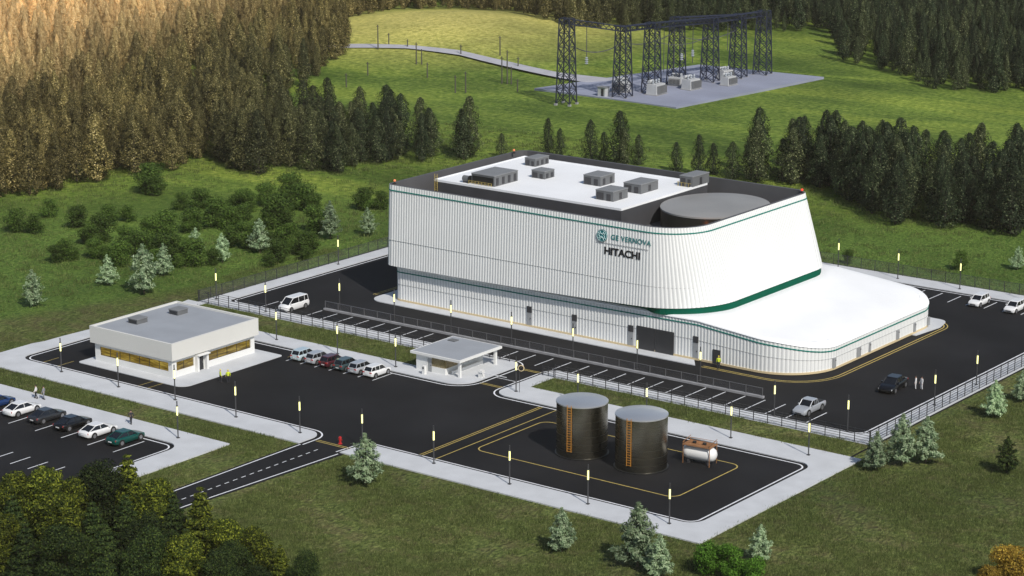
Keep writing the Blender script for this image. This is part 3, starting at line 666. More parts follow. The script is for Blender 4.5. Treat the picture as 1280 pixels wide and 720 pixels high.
fence('mesh_fence', 'grey wire mesh fence on a low kerb between hall road and parking bays', (-4.6, -8.9), (68.3, -8.0), 1.35, 2.45, kind='mesh', z=.03, kerb=True, pm='rail_light')
fence('gate_fence', 'short see-through railing behind the gatehouse', (24.6, -14.4), (33.0, -14.4), 1.1, 1.7, rails=4)
fence('gate_fence', 'short railing at the corner on the right of the gate lane', (40.3, -16.9), (42.1, -16.9), 1.3, 1.0, rails=5)

# ================================================================== LAMPS
def make_lamp():
    t = thing('lamp_post', 'x', 'lamp post')
    m = MB(); m.tube((0, 0, 0), (0, 0, 4.0), .075, 8); m.tube((0, 0, 4.0), (0, 0, 4.62), .07, 8); m.build('pole', 'pole', t, smooth=True)
    MB().box(-.16, -.16, 0, .16, .16, .1).build('base_plate', 'pole', t)
    m = MB(); m.lathe([(.10, 2.85), (.10, 3.95)], 10); m.build('light_tube', 'lamp_glow', t, smooth=True)
    m = MB(); m.lathe([(.12, 3.95), (.12, 4.05)], 10); m.lathe([(.12, 2.75), (.12, 2.85)], 10); m.build('collar', 'pole', t)
    return t
LP = [(40.9, -53.6, .15, 'lamp post behind the young pine at the left start of the front pavement'), (51.7, -53.5, .15, 'lamp post on the front pavement below the double yellow lines'),
 (63.1, -54.0, .15, 'lamp post on the front pavement straight below the left tank'), (74.0, -54.1, .15, 'lamp post on the front pavement above the two lower pines, left of the corner one'),
 (84.6, -53.9, .15, 'rightmost lamp post of the front pavement, nearest the bottom corner'),
 (31.6, -54.3, .15, 'lamp post nearest the road entrance on its left side'), (21.1, -54.4, .15, 'lamp post on the pavement below the two workers in yellow vests'), (10.0, -53.8, .15, 'lamp post just below the front corner of the office'),
 (21.3, -64.6, .15, 'lamp post on the car park pavement near its pointed corner'), (.2, -54.2, .15, 'lamp post in front of the long left window of the office'), (-10.8, -53.9, .15, 'lamp post on the left pavement beside the yard corner'),
 (-21.8, -55.2, .15, 'leftmost lamp post on the outer pavement corner'),
 (-21.0, -14.4, .15, 'lamp post at the corner behind the office by the fence'), (-10.4, -15.2, .15, 'lamp post left of the white van inside the fence'), (-20.9, 12.5, .15, 'lamp post on the rear left pavement beside the hall'),
 (1.0, -25.3, .15, 'lamp post on the pavement behind the office right corner'), (12.4, -25.6, .15, 'lamp post behind the row of small cars'), (22.6, -25.6, .15, 'lamp post at the right end of the small car row by the gatehouse'),
 (-3.0, -7.6, .03, 'lamp post at the left end of the inner mesh fence'), (7.3, -7.6, .03, 'second lamp post from the left along the inner mesh fence'), (17.4, -7.4, .03, 'inner lamp post behind the gatehouse on its left'), (27.9, -7.3, .03, 'inner lamp post straight behind the gatehouse roof'),
 (38.1, -7.1, .03, 'inner lamp post left of the large dark gate'), (48.3, -6.8, .03, 'inner lamp post right of the large dark gate'), (57.9, -6.4, .03, 'inner lamp post in front of the small dark door'),
 (73.4, -13.6, .03, 'lamp post left of the silver pickup'), (83.7, -13.6, .03, 'lamp post right of the silver pickup near the fence corner'), (87.2, 2.1, .15, 'first lamp post up the right hand fence'), (87.4, 13.3, .15, 'second lamp post up the right hand fence'),
 (74.0, -24.6, .15, 'lamp post on the pavement behind the white gas vessel'), (84.7, -24.6, .15, 'lamp post on the pavement at the right end of the tank yard'), (42.0, -24.9, .15, 'lamp post on the paved corner right of the gate lane'),
 (61.7, -24.4, .15, 'lamp post half hidden behind the right tank'), (51.4, -24.5, .15, 'lamp post half hidden behind the left tank'),
 (42.0, 57.5, .15, 'lamp post on the rear pavement closest to the upper block'), (52.6, 57.0, .15, 'rear lamp post behind the middle of the sloping wing'), (63.0, 56.9, .15, 'rear lamp post behind the right end of the sloping wing'), (74.0, 56.6, .15, 'rearmost lamp post at the right edge of the photo')]
l0 = make_lamp()
for i, (x, y, z, lab) in enumerate(LP):
    o = l0 if i == 0 else copy_tree(l0)
    o.location = (x, y, z); o['label'] = lab; o['group'] = 'light column lamp posts around the site'

# ================================================================== TANKS
def tank(x, y, label):
    t = thing('storage_tank', label, 'tank', (x, y, .03), 0, 'cylindrical storage tanks')
    m = MB(); m.lathe([(3.02, 0), (3.02, 6.35)], 72); m.build('shell', 'steel_tank', t, smooth=True)
    m = MB(); m.lathe([(3.08, 6.3), (3.08, 6.42), (2.9, 6.5), (1.2, 6.62), (.2, 6.66)], 72); m.build('roof', 'tank_top', t, smooth=True)
    m = MB()
    for k in range(1, 7): m.lathe([(3.022, .9 * k), (3.026, .9 * k + .02), (3.022, .9 * k + .04)], 72, cap=False)
    m.build('weld_seam', 'tank_seam', t, smooth=True)
    m = MB(); m.lathe([(3.2, 0), (3.2, .12), (3.02, .14)], 72); m.build('base_ring', 'black', t)
    m = MB(); a = math.atan2(-.99, .12); c, s = math.cos(a), math.sin(a); r = 3.14
    for o_ in (-.27, .27): m.tube((r * c - s * o_, r * s + c * o_, .9), (r * c - s * o_, r * s + c * o_, 6.6), .035, 5)
    for k in range(18): z = 1.0 + .31 * k; m.tube((r * c + s * .27, r * s - c * .27, z), (r * c - s * .27, r * s + c * .27, z), .028, 4)
    m.build('ladder', 'orange', t)
    return t
tank(62.75, -39.5, 'left of the two tall bronze steel tanks with an orange ladder'); tank(71.15, -39.5, 'right of the two tall bronze steel tanks, next to the white vessel')
t = thing('gas_vessel', 'white horizontal gas vessel under a rusty brown service platform', 'gas tank', (75.9, -34.4, .03), math.radians(6))
m = MB(); pr = [(.02, -2.15), (.35, -2.1), (.68, -1.9), (.86, -1.5), (.9, -1.2), (.9, 1.2), (.86, 1.5), (.68, 1.9), (.35, 2.1), (.02, 2.15)]
m.lathe(pr, 28); m.v = [(z, x, y + 1.25) for x, y, z in m.v]; m.build('shell', 'vessel', t, smooth='fix')
for sx in (-1.2, 1.2): MB().box(sx - .15, -.6, 0, sx + .15, .6, .75).build('saddle', 'unit_dark', t)
m = MB()
for sx in (-1.7, 1.7):
    for sy in (-.95, .95): m.box(sx - .035, sy - .035, 0, sx + .035, sy + .035, 2.6)
m.box(-1.8, -1.05, 2.25, 1.8, 1.05, 2.3)
for sy in (-1.0, 1.0): m.tube((-1.75, sy, 2.6), (1.75, sy, 2.6), .03, 4)
for sx in (-1.7, 1.7): m.tube((sx, -1, 2.6), (sx, 1, 2.85), .04, 4)
m.build('platform', 'rust', t)
m = MB(); m.lathe([(.22, 2.25), (.22, 2.55)], 12, (-.7, 0)); m.lathe([(.22, 2.25), (.22, 2.55)], 12, (.6, 0)); m.build('valve', 'black', t)

# ================================================================== SUBSTATION
def lattice_tower(x, y, h, w, label):
    t = thing('lattice_tower', label, 'tower', (x, y, .5), math.radians(8), 'blue steel lattice towers of the substation'); m = MB(); wt = w * .72
    def c(z, i): q = (w + (wt - w) * z / h) / 2; sx, sy = ((-1, -1), (1, -1), (1, 1), (-1, 1))[i]; return (sx * q, sy * q, z)
    for i in range(4): m.tube(c(0, i), c(h, i), .15, 5)
    nb = 6
    for k in range(nb):
        z0, z1 = h * k / nb, h * (k + 1) / nb
        for i in range(4):
            j = (i + 1) % 4
            m.tube(c(z0, i), c(z1, j), .09, 4); m.tube(c(z0, j), c(z1, i), .09, 4); m.tube(c(z1, i), c(z1, j), .08, 4)
    m.build('lattice_frame', 'lattice', t)
    m = MB()
    for i in range(4): q = c(0, i); m.box(q[0] - .3, q[1] - .3, -.5, q[0] + .3, q[1] + .3, .1)
    m.build('footing', 'kerb', t); return t
TW = [(-76.4, 149.4, 18.2, 'leftmost and nearest lattice tower of the substation'), (-71.4, 163.2, 15.4, 'second lattice tower from the left, by the small kiosk'), (-69.8, 172.1, 15.3, 'third lattice tower from the left'),
      (-71.2, 184.1, 15.1, 'fourth lattice tower from the left, tall with a beam to the back'), (-67.4, 192.0, 14.4, 'third lattice tower from the right'), (-65.4, 200.6, 14.4, 'second lattice tower from the right'), (-63.2, 207.8, 14.6, 'rightmost and farthest lattice tower')]
for x, y, h, l in TW: lattice_tower(x, y, h, 3.3, l)
def beam(a, b, w, label):
    a = Vector(a); b = Vector(b); d = (b - a); L = d.length; d.normalize(); n = Vector((-d.y, d.x, 0)).normalized()
    t = thing('gantry_beam', label, 'beam', a, 0, 'lattice beams of the substation'); m = MB(); o = Vector((0, 0, 0))
    cs = [n * w / 2 + Vector((0, 0, w / 2)), -n * w / 2 + Vector((0, 0, w / 2)), -n * w / 2 - Vector((0, 0, w / 2)), n * w / 2 - Vector((0, 0, w / 2))]
    for c in cs: m.tube(c, c + d * L, .12, 5)
    k = max(3, int(L / 1.4))
    for j in range(k):
        for i in range(4): m.tube(cs[i] + d * L * j / k, cs[(i + 1) % 4] + d * L * (j + 1) / k, .07, 4)
    m.build('lattice_frame', 'lattice', t); return t
def tp(i, dz=-.6): x, y, h, _ = TW[i]; return (x, y, h + .5 + dz)
BM = [(0, 1, 'lattice beam from the nearest tower to the second'), (1, 2, 'long rising beam after the second tower'), (2, 4, 'lattice beam from the third tower to the fifth'), (4, 5, 'lattice beam between the two rear middle towers'), (5, 6, 'rearmost lattice beam'), (3, 5, 'upper beam from the fourth tower to the rear')]
for i, j, l in BM: beam(tp(i), tp(j), 1.05, l)
m = MB()
def sag(a, b, s, r=.07):
    a = Vector(a); b = Vector(b); q = [a.lerp(b, k / 12) - Vector((0, 0, s * 4 * (k / 12) * (1 - k / 12))) for k in range(13)]
    for u, v in zip(q[:-1], q[1:]): m.tube(u, v, r, 4)
sag((-80, 158, 11), (-71.4, 163.2, 12.5), 1.5, .12); sag((-71.4, 163.2, 12.4), (-71.2, 184.1, 12.8), 1.5, .1); sag((-71.2, 184.1, 11.5), (-65.4, 200.6, 11.6), 1.6, .09); sag((-69.8, 172.1, 12), (-67.4, 192, 11), 1.6, .08)
for x, y, z0, z1 in ((-74.8, 154.5, 10.0, 16.5), (-70.6, 178, 4, 14), (-69.2, 180, 4, 14), (-68.5, 182, 8, 14), (-69.5, 188, 5, 14), (-66, 197, 7, 13)): m.tube((x, y, z0), (x, y, z1), .08, 4)
tag(m.build('power_line', 'wire'), 'sagging dark conductors and droppers strung between the lattice towers', 'power line')
for x, y, z, l in ((-74.8, 154.5, 10, 'hanging insulator between the first two towers'), (-69.5, 188, 8, 'hanging insulator by the fifth tower'), (-68.5, 182, 8, 'hanging insulator behind the fourth tower')):
    t = tag(MB().lathe([(.12, z - 1.6), (.42, z - 1.4), (.12, z - 1.2), (.42, z - 1), (.12, z - .8), (.42, z - .6), (.12, z - .4), (.35, z - .2), (.05, z)], 10, (x, y)).build('insulator', 'insulator', smooth=True), l, 'insulator')
def transformer(x, y, s, rz, label):
    t = thing('transformer', label, 'transformer', (x, y, .5), rz, 'pale transformers on the substation pad')
    MB().box(-1.9 * s, -1.3 * s, .15, 1.9 * s, 1.3 * s, 2.3 * s, inset=.1).build('tank_body', 'equip', t)
    MB().box(-2.2 * s, -1.6 * s, 0, 2.2 * s, 1.6 * s, .15).build('plinth', 'kerb', t)
    m = MB()
    for k in range(9): m.box(-1.6 * s + .38 * s * k, -1.85 * s, .4, -1.5 * s + .38 * s * k, -1.3 * s, 2.0 * s)
    m.build('radiator', 'unit_top', t)
    for k in (-1, 0, 1): m = MB(); m.lathe([(.16, 2.3 * s), (.3, 2.5 * s), (.14, 2.7 * s), (.28, 2.9 * s), (.1, 3.3 * s)], 8, (k * 1.1 * s, 0)); m.build('bushing', 'insulator', t, smooth=True)
    m = MB(); m.tube((-1.4 * s, .9 * s, 2.75 * s), (1.2 * s, .9 * s, 2.75 * s), .38 * s, 12); m.build('conservator', 'equip', t)
transformer(-75.6, 168.8, 0.98, .3, 'pale transformer between the second and third towers'); transformer(-67.6, 170.6, 1.02, 1.6, 'long pale transformer in front of the fourth tower'); transformer(-70.4, 183.0, 0.85, .2, 'pale transformer behind the fourth tower')
transformer(-65.2, 180.9, 0.98, 1.5, 'pale transformer in front of the fifth tower'); transformer(-66.8, 197.5, 0.85, 1.4, 'pale transformer near the rear towers'); transformer(-61.5, 190.5, 0.85, 1.5, 'small transformer at the front edge of the rear group')
t = thing('control_kiosk', 'small pale kiosk left of the second tower', 'kiosk', (-75.4, 161.8, .5)); MB().box(-1, -.8, 0, 1, .8, 1.9).build('wall', 'equip', t); MB().box(-1.15, -.95, 1.9, 1.15, .95, 2.05).build('roof', 'unit_top', t); MB().box(-.1, -.84, .1, .6, -.8, 1.7).build('door', 'unit_dark', t)
PO = [(-150.1, 174.2, 6.1), (-150.5, 178.7, 3.0), (-144.8, 178.9, 2.1), (-133.3, 168.2, 5.1), (-132.1, 168.7, 3.6), (-122.5, 159.0, 3.3), (-105.9, 148.4, 3.7), (-104.1, 149.8, 4.5), (-130.0, 180.8, 2.6), (-123.0, 186.9, 4.6), (-104.6, 163.6, 6.0), (-103.4, 164.0, 7.5), (-102.4, 164.2, 3.8), (-112.4, 180.0, 2.5), (-95.5, 157.4, 2.7), (-134.7, 152.4, 3.1), (-129.2, 138.6, 3.1)]
ORD = ['first', 'second', 'third', 'fourth', 'fifth', 'sixth', 'seventh', 'eighth', 'ninth', 'tenth', 'eleventh', 'twelfth', 'thirteenth', 'fourteenth', 'fifteenth', 'sixteenth', 'seventeenth', 'eighteenth', 'nineteenth', 'twentieth']
ORD += ['twenty-' + w for w in ORD[:9]] + ['thirtieth', 'thirty-first', 'thirty-second']
def pxx(p):
    v = Vector((p[0], p[1], 0)) - CAMP; return v.dot(RT) / v.dot(FW)
PO.sort(key=pxx)
for k_, (x, y, h) in enumerate(PO):
    m = MB(); z = T(x, y) - .3; m.tube((0, 0, 0), (0, 0, h + .3), .16, 6, r2=.12); m.tube((-.5, 0, h - .1), (.5, 0, h - .1), .07, 4)
    o = m.build('wooden_pole', 'post_wood', loc=(x, y, z)); tag(o, 'thin dark pole in the hill meadow, ' + ORD[k_] + ' of its kind from the left', 'pole', 'thin poles on the hill meadow')

# ================================================================== VEHICLES
def loft(mb, secs, mi=0, caps=True):
    n = len(secs[0]); o = []
    for s in secs: o += s
    fs = [(j * n + k, j * n + (k + 1) % n, (j + 1) * n + (k + 1) % n, (j + 1) * n + k) for j in range(len(secs) - 1) for k in range(n)]
    if caps: fs += [tuple(range(n - 1, -1, -1)), tuple(range((len(secs) - 1) * n, len(secs) * n))]
    mb.add(o, fs, mi)
STYLE = dict(
 # body stations (y, half width, belt z, bottom z), glass base front/rear y, roof front/rear y, roof z
 coupe=dict(L=4.6, body=[(2.28, .62, .52, .32), (2.15, .80, .64, .22), (1.6, .90, .76, .2), (.95, .92, .84, .2), (0, .93, .87, .2), (-1.0, .94, .90, .2), (-1.7, .93, .90, .22), (-2.15, .82, .84, .28), (-2.28, .66, .7, .36)], g=(1.15, -2.0), r=(.35, -.95), rz=1.34, wr=.34, wy=(1.42, -1.38)),
 sedan=dict(L=4.7, body=[(2.33, .65, .55, .34), (2.2, .82, .68, .22), (1.6, .90, .82, .2), (1.0, .91, .90, .2), (0, .92, .92, .2), (-1.2, .92, .94, .2), (-1.9, .90, .95, .22), (-2.25, .82, .9, .3), (-2.33, .7, .7, .36)], g=(1.15, -1.75), r=(.35, -1.05), rz=1.44, wr=.33, wy=(1.42, -1.4)),
 hatch=dict(L=4.2, body=[(2.08, .66, .6, .34), (1.95, .82, .74, .22), (1.45, .89, .88, .2), (.9, .9, .96, .2), (0, .91, .98, .2), (-1.2, .91, 1.0, .2), (-1.8, .88, 1.0, .24), (-2.04, .8, .95, .32), (-2.1, .74, .7, .36)], g=(1.15, -2.0), r=(.4, -1.65), rz=1.55, wr=.34, wy=(1.3, -1.28)),
 van=dict(L=4.9, body=[(2.42, .7, .66, .34), (2.3, .88, .86, .24), (1.9, .95, 1.02, .22), (1.5, .96, 1.12, .22), (0, .97, 1.16, .22), (-1.5, .97, 1.16, .22), (-2.2, .95, 1.16, .26), (-2.38, .92, 1.12, .34)], g=(1.85, -2.34), r=(.85, -2.2), rz=1.95, wr=.36, wy=(1.5, -1.5)),
 pickup=dict(L=5.3, body=[(2.63, .72, .68, .4), (2.5, .88, .86, .3), (1.9, .95, 1.02, .28), (1.2, .96, 1.08, .28), (0, .96, 1.1, .28), (-.9, .96, 1.1, .28), (-2.3, .95, 1.1, .32), (-2.6, .92, 1.06, .4)], g=(1.15, -.95), r=(.45, -.7), rz=1.75, wr=.42, wy=(1.65, -1.6)),
)
def vehicle(style, paint, x, y, rz, name, label, cat='car', group=None, z=.03, sc=1.0):
    S = STYLE[style]; t = thing(name, label, cat, (x, y, z), rz, group); t.scale = (sc, sc, sc); P = 'paint_' + paint
    m = MB(); secs = []
    for (yy, w, zb, z0) in S['body']:
        pr = [(w * .90, z0), (w * .985, z0 + .12), (w, z0 + (zb - z0) * .55), (w * .97, zb - .08), (w * .88, zb), (0, zb + .035)]
        secs.append([(a, yy, b) for a, b in pr] + [(-a, yy, b) for a, b in reversed(pr[:-1])])
    loft(m, secs); m.build('body', P, t, smooth='fix')
    gf, gb_ = S['g']; rf, rb = S['r']; R = S['rz']
    def bz(y):
        st = S['body']
        for a, b in zip(st[:-1], st[1:]):
            if b[0] <= y <= a[0]: k = (a[0] - y) / (a[0] - b[0]); return a[2] + (b[2] - a[2]) * k - .015, a[1] + (b[1] - a[1]) * k
        return st[-1][2], st[-1][1]
    zf, wf = bz(gf); zb_, wb = bz(gb_); wr_ = .68 if style not in ('van', 'pickup') else .80; my_ = (rf + rb) / 2; zm, wm = bz(my_)
    g = MB(); A = [(-wf * .80, gf, zf), (wf * .80, gf, zf), (wm * .9, my_, zm), (wb * .82, gb_, zb_), (-wb * .82, gb_, zb_), (-wm * .9, my_, zm)]
    B = [(-wr_ * .92, rf, R - .06), (wr_ * .92, rf, R - .06), (wr_, my_, R - .02), (wr_ * .9, rb, R - .06), (-wr_ * .9, rb, R - .06), (-wr_, my_, R - .02)]
    loft(g, [A, B]); g.build('window', 'glass_dark', t)
    r = MB(); Bt = [(a * 1.02, b + (.03 if b > my_ else -.03 if b < my_ else 0), c) for a, b, c in B]
    C = [(a * .93, b * .96 + my_ * .04, R + .03) for a, b, c in B]; loft(r, [Bt, C]); r.build('roof', P, t, smooth='fix')
    p = MB()
    for a, b in ((0, 0), (1, 1), (3, 3), (4, 4)): p.tube(Vector(A[a]) * 1.0, Vector(B[b]), .045, 5)
    for s_ in (-1, 1):
        for q in ((.5,) if style in ('coupe',) else (.35, .75)):
            yy = rf + (rb - rf) * q; zz, ww = bz(yy); p.tube((s_ * ww * .905, yy, zz), (s_ * wr_ * 1.0, yy, R - .03), .035, 5)
    p.build('pillars', P, t)
    for s_ in (-1, 1):
        for wy in S['wy']:
            h, w_ = bz(wy); w_ += .02
            a = MB(); a.tube((s_ * (w_ - .2), wy, S['wr']), (s_ * (w_ - .005), wy, S['wr']), S['wr'] + .07, 20); a.build('wheel_arch', 'plastic_black', t)
            k = MB(); k.tube((s_ * (w_ - .24), wy, S['wr']), (s_ * (w_ + .01), wy, S['wr']), S['wr'], 20); wo = k.build('wheel', 'tyre', t)
            k = MB(); k.tube((s_ * (w_ + .0), wy, S['wr']), (s_ * (w_ + .02), wy, S['wr']), S['wr'] * .66, 14)
            k.build('rim', 'rim', wo)
        h, w_ = bz(.75 if style != 'van' else 1.3); k = MB(); k.box(s_ * w_ - .09, gf - .38, h + .02, s_ * w_ + .09, gf - .2, h + .16); k.build('mirror', P, t)
        f = S['body'][1]; k = MB(); k.box(s_ * f[1] * .78 - .17, f[0] - .12, f[2] - .2, s_ * f[1] * .78 + .15, f[0] + .035, f[2] - .06); k.build('headlight', 'lamp_clear', t)
        f = S['body'][-2]; k = MB(); k.box(s_ * f[1] * .76 - .2, f[0] - .05, f[2] - .22, s_ * f[1] * .76 + .18, f[0] + .1, f[2] - .05); k.build('tail_light', 'lamp_red', t)
    f = S['body'][0]; k = MB(); k.box(-.42, f[0] - .05, f[3] + .04, .42, f[0] + .02, f[3] + .16); k.build('grille', 'plastic_black', t)
    f = S['body'][-1]; k = MB(); k.box(-.26, f[0] - .03, f[3] + .12, .26, f[0] + .02, f[3] + .24); k.build('number_plate', 'paint_white', t)
    if style == 'pickup': k = MB(); k.box(-.78, -2.5, 1.0, .78, -1.1, 1.135); k.build('cargo_bed', 'plastic_black', t)
    return t
G1 = 'cars parked in the lower left car park'
vehicle('coupe', 'blue', -6.2, -68.9, 0, 'parked_car', 'blue coupe cut off by the left edge of the photo', group=G1, sc=1.1)
vehicle('coupe', 'white', -1.5, -68.9, 0, 'parked_car', 'white coupe between the blue car and the first dark car', group=G1, sc=1.1)
vehicle('coupe', 'graphite', 3.1, -68.9, 0, 'parked_car', 'dark grey coupe, left of the two dark cars', group=G1, sc=1.1)
vehicle('coupe', 'black', 7.8, -69.0, 0, 'parked_car', 'black coupe, right of the two dark cars', group=G1, sc=1.1)
vehicle('coupe', 'white', 12.4, -69.2, 0, 'parked_car', 'white coupe parked beside the green car', group=G1, sc=1.1)
vehicle('coupe', 'green', 17.0, -69.1, 0, 'parked_car', 'teal green coupe at the end of the lower row', group=G1, sc=1.1)
G2 = 'small cars parked in a row beside the gatehouse'
for k, (pn, lb) in enumerate((('ice', 'pale ice blue hatchback at the left end of the small car row'), ('silver', 'silver hatchback second in the small car row'), ('maroon', 'dark hatchback with red rear lights, third in the small car row'),
                              ('teal_grey', 'dark green grey hatchback, fourth in the small car row'), ('silver', 'silver hatchback next to the white one in the small car row'), ('white', 'white hatchback at the right end of the small car row'))):
    vehicle('hatch', pn, 10.05 + 2.52 * k + (.1 if k == 5 else 0), -29.6, 0, 'parked_car', lb, group=G2, sc=.96)
vehicle('van', 'white', -8.5, -11.4, PI, 'parked_van', 'white passenger van parked behind the office inside the fence', 'van')
vehicle('pickup', 'silver', 76.0, -9.6, PI, 'pickup_truck', 'silver pickup truck parked near the right fence corner', 'pickup')
vehicle('sedan', 'black', 79.6, 5.4, PI + .1, 'black_car', 'black car standing on the open asphalt beside two people in white', 'car', sc=1.18)
vehicle('hatch', 'white', 69.2, 50.8, PI, 'parked_car', 'white car parked at the rear edge, left of the two there', group='cars parked at the rear edge')
vehicle('hatch', 'white', 74.9, 50.6, PI, 'parked_car', 'white car parked at the rear edge, cut by the right side of the photo', group='cars parked at the rear edge')

# ================================================================== PEOPLE
def skin_mesh(name, verts, edges, rad, m, parent, root=0, sub=1):
    me = bpy.data.meshes.new(name); me.from_pydata(verts, edges, []); me.materials.append(MATS[m])
    o = bpy.data.objects.new(name, me); COL.objects.link(o); o.parent = parent
    md = o.modifiers.new('skin', 'SKIN'); md.use_smooth_shade = True
    if not me.skin_vertices:
        me.attributes.new('skin_data', 'FLOAT', 'POINT') if False else None
    sv = me.skin_vertices[0].data if me.skin_vertices else None
    if sv is None: return o
    for k, v in enumerate(sv): v.radius = (rad[k], rad[k]) if not isinstance(rad[k], tuple) else rad[k]; v.use_root = (k == root)
    s = o.modifiers.new('sub', 'SUBSURF'); s.levels = sub; s.render_levels = sub
    return o
def tubes_limb(mb, pts, n=10):
    """continuous tapered tube through points (p, r)"""
    rings = []
    for i, (p, r) in enumerate(pts):
        p = Vector(p); a = Vector(pts[max(i - 1, 0)][0]); b = Vector(pts[min(i + 1, len(pts) - 1)][0]); d = (b - a).normalized()
        u = Vector((1, 0, 0)) if abs(d.x) < .8 else Vector((0, 1, 0)); u = (u - d * u.dot(d)).normalized(); w = d.cross(u)
        rx, ry = r if isinstance(r, tuple) else (r, r)
        rings.append([tuple(p + u * rx * math.cos(2 * PI * k / n) + w * ry * math.sin(2 * PI * k / n)) for k in range(n)])
    loft(mb, rings)
def person(x, y, rz, label, top='cloth_white', legs='cloth_dark', walk=0.0, hat=None, arm=.15, group=None, z=.15, h=1.0, hold=None):
    t = thing('person', label, 'person', (x, y, z), rz, group); t.scale = (h, h, h)
    s = walk
    hipL, hipR = (.10, 0, .92), (-.10, 0, .92); kL, kR = (.11, .16 * s + .03, .50), (-.11, -.10 * s + .03, .50); aL, aR = (.12, .30 * s, .09), (-.12, -.36 * s, .09 + .05 * s)
    sh = 1.42; eL, eR = (.27, -.16 * s, 1.13), (-.27, .16 * s, 1.13); wL, wR = (.29, -.10 * s + arm, .88), (-.29, .26 * s + arm * .6, .88)
    V = [(0, 0, .98), (0, 0, 1.18), (0, .0, 1.38), (0, 0, 1.50), (0, .02, 1.60), (0, .02, 1.70)]; Rr = [(.15, .11), (.13, .10), (.17, .10), .055, .085, .075]
    Ed = [(0, 1), (1, 2), (2, 3), (3, 4), (4, 5)]
    def ch(frm, pts):
        prev = frm
        for p, r in pts: V.append(p); Rr.append(r); Ed.append((prev, len(V) - 1)); prev = len(V) - 1
        return prev
    for hp, kn, an in ((hipL, kL, aL), (hipR, kR, aR)): ch(0, [(hp, .095), (kn, .06), (an, .04), ((an[0], an[1] + .14, .04), .035)])
    for sg, el, wr in ((1, eL, wL), (-1, eR, wR)):
        e = ch(2, [((sg * .19, 0, sh), .06), (el, .042), (wr, .028), ((wr[0], wr[1] + .01, wr[2] - .07), .03)])
        for k, (dy, ln) in enumerate(((-.03, .065), (-.01, .08), (.01, .085), (.03, .075))): ch(e, [((wr[0], wr[1] + dy, wr[2] - .1), .009), ((wr[0] - sg * .01, wr[1] + dy, wr[2] - .1 - ln * .6), .008), ((wr[0] - sg * .03, wr[1] + dy, wr[2] - .1 - ln), .007)])
        ch(e, [((wr[0] - sg * .02, wr[1] + .05, wr[2] - .07), .011), ((wr[0] - sg * .03, wr[1] + .065, wr[2] - .11), .009)])
    skin_mesh('body', V, Ed, Rr, 'skin', t)
    # clothes wrap the body
    m = MB(); tubes_limb(m, [((0, 0, .93), (.165, .125)), ((0, 0, 1.0), (.16, .12)), ((0, 0, 1.18), (.15, .115)), ((0, 0, 1.36), (.20, .125)), ((0, 0, 1.45), (.17, .10)), ((0, 0, 1.5), (.08, .075))], 14)
    for sg, el, wr in ((1, eL, wL), (-1, eR, wR)): tubes_limb(m, [((sg * .13, 0, sh), .08), ((sg * .20, 0, sh - .02), .075), (el, .056), ((wr[0], wr[1], wr[2] + .02), .042)])
    m.build('jacket', top, t, smooth=True)
    m = MB(); tubes_limb(m, [((0, 0, .86), (.17, .125)), ((0, 0, .93), (.168, .125)), ((0, 0, 1.0), (.155, .12))], 14)
    for hp, kn, an in ((hipL, kL, aL), (hipR, kR, aR)): tubes_limb(m, [((hp[0], hp[1], .93), .105), (((hp[0] + kn[0]) / 2, (hp[1] + kn[1]) / 2, .7), .09), (kn, .072), (an, .055)])
    m.build('trousers', legs, t, smooth=True)
    for an in (aL, aR): m = MB(); m.box(an[0] - .05, an[1] - .08, an[2] - .085, an[0] + .05, an[1] + .20, an[2] + .01, inset=.012); m.build('shoe', 'shoe', t)
    m = MB(); m.lathe([(.085, 1.66), (.098, 1.70), (.092, 1.76), (.06, 1.80), (.01, 1.815)], 14, (0, .005)); m.build('hair' if not hat else 'hard_hat', hat or 'hair', t, smooth=True)
    m = MB()
    for sg in (-1, 1): m.box(sg * .035 - .012, .098, 1.645, sg * .035 + .012, .108, 1.66); m.box(sg * .092 - .01, .0, 1.60, sg * .092 + .01, .04, 1.66)
    m.box(-.014, .095, 1.60, .014, .125, 1.635); m.box(-.03, .095, 1.565, .03, .102, 1.575); m.build('face', 'skin', t)
    return t
person(-4.5, -63.9, 2.2, 'person in white shirt and dark trousers, left of the pair on the car park pavement', walk=.5, group='people on the car park pavement')
person(-3.4, -63.6, 2.0, 'person in pale grey clothes walking right of a companion in white', 'cloth_grey', 'cloth_grey', .4, group='people on the car park pavement')
person(12.8, -64.1, 1.2, 'person in a dark jacket walking alone on the car park pavement', 'cloth_dark', 'cloth_dark', .8)
person(8.9, -44.5, -.6, 'worker in a yellow vest with hard hat by the office, left one', 'hi_vis', 'cloth_dark', .2, 'hard_hat', z=.03)
person(9.8, -44.0, .9, 'worker in a yellow vest with hard hat by the office, right one', 'hi_vis', 'cloth_dark', .2, 'hard_hat', z=.03)
person(56.8, -.2, .4, 'worker in a yellow vest beside the small dark wing door', 'hi_vis', 'cloth_dark', .1, 'hard_hat', z=.03)
person(81.9, 7.2, 2.0, 'person dressed in white beside the black car, left of the two', 'cloth_white', 'cloth_white', .1, z=.03)
person(82.6, 7.5, 2.6, 'person dressed in white beside the black car, right of the two', 'cloth_white', 'cloth_white', .1, z=.03)

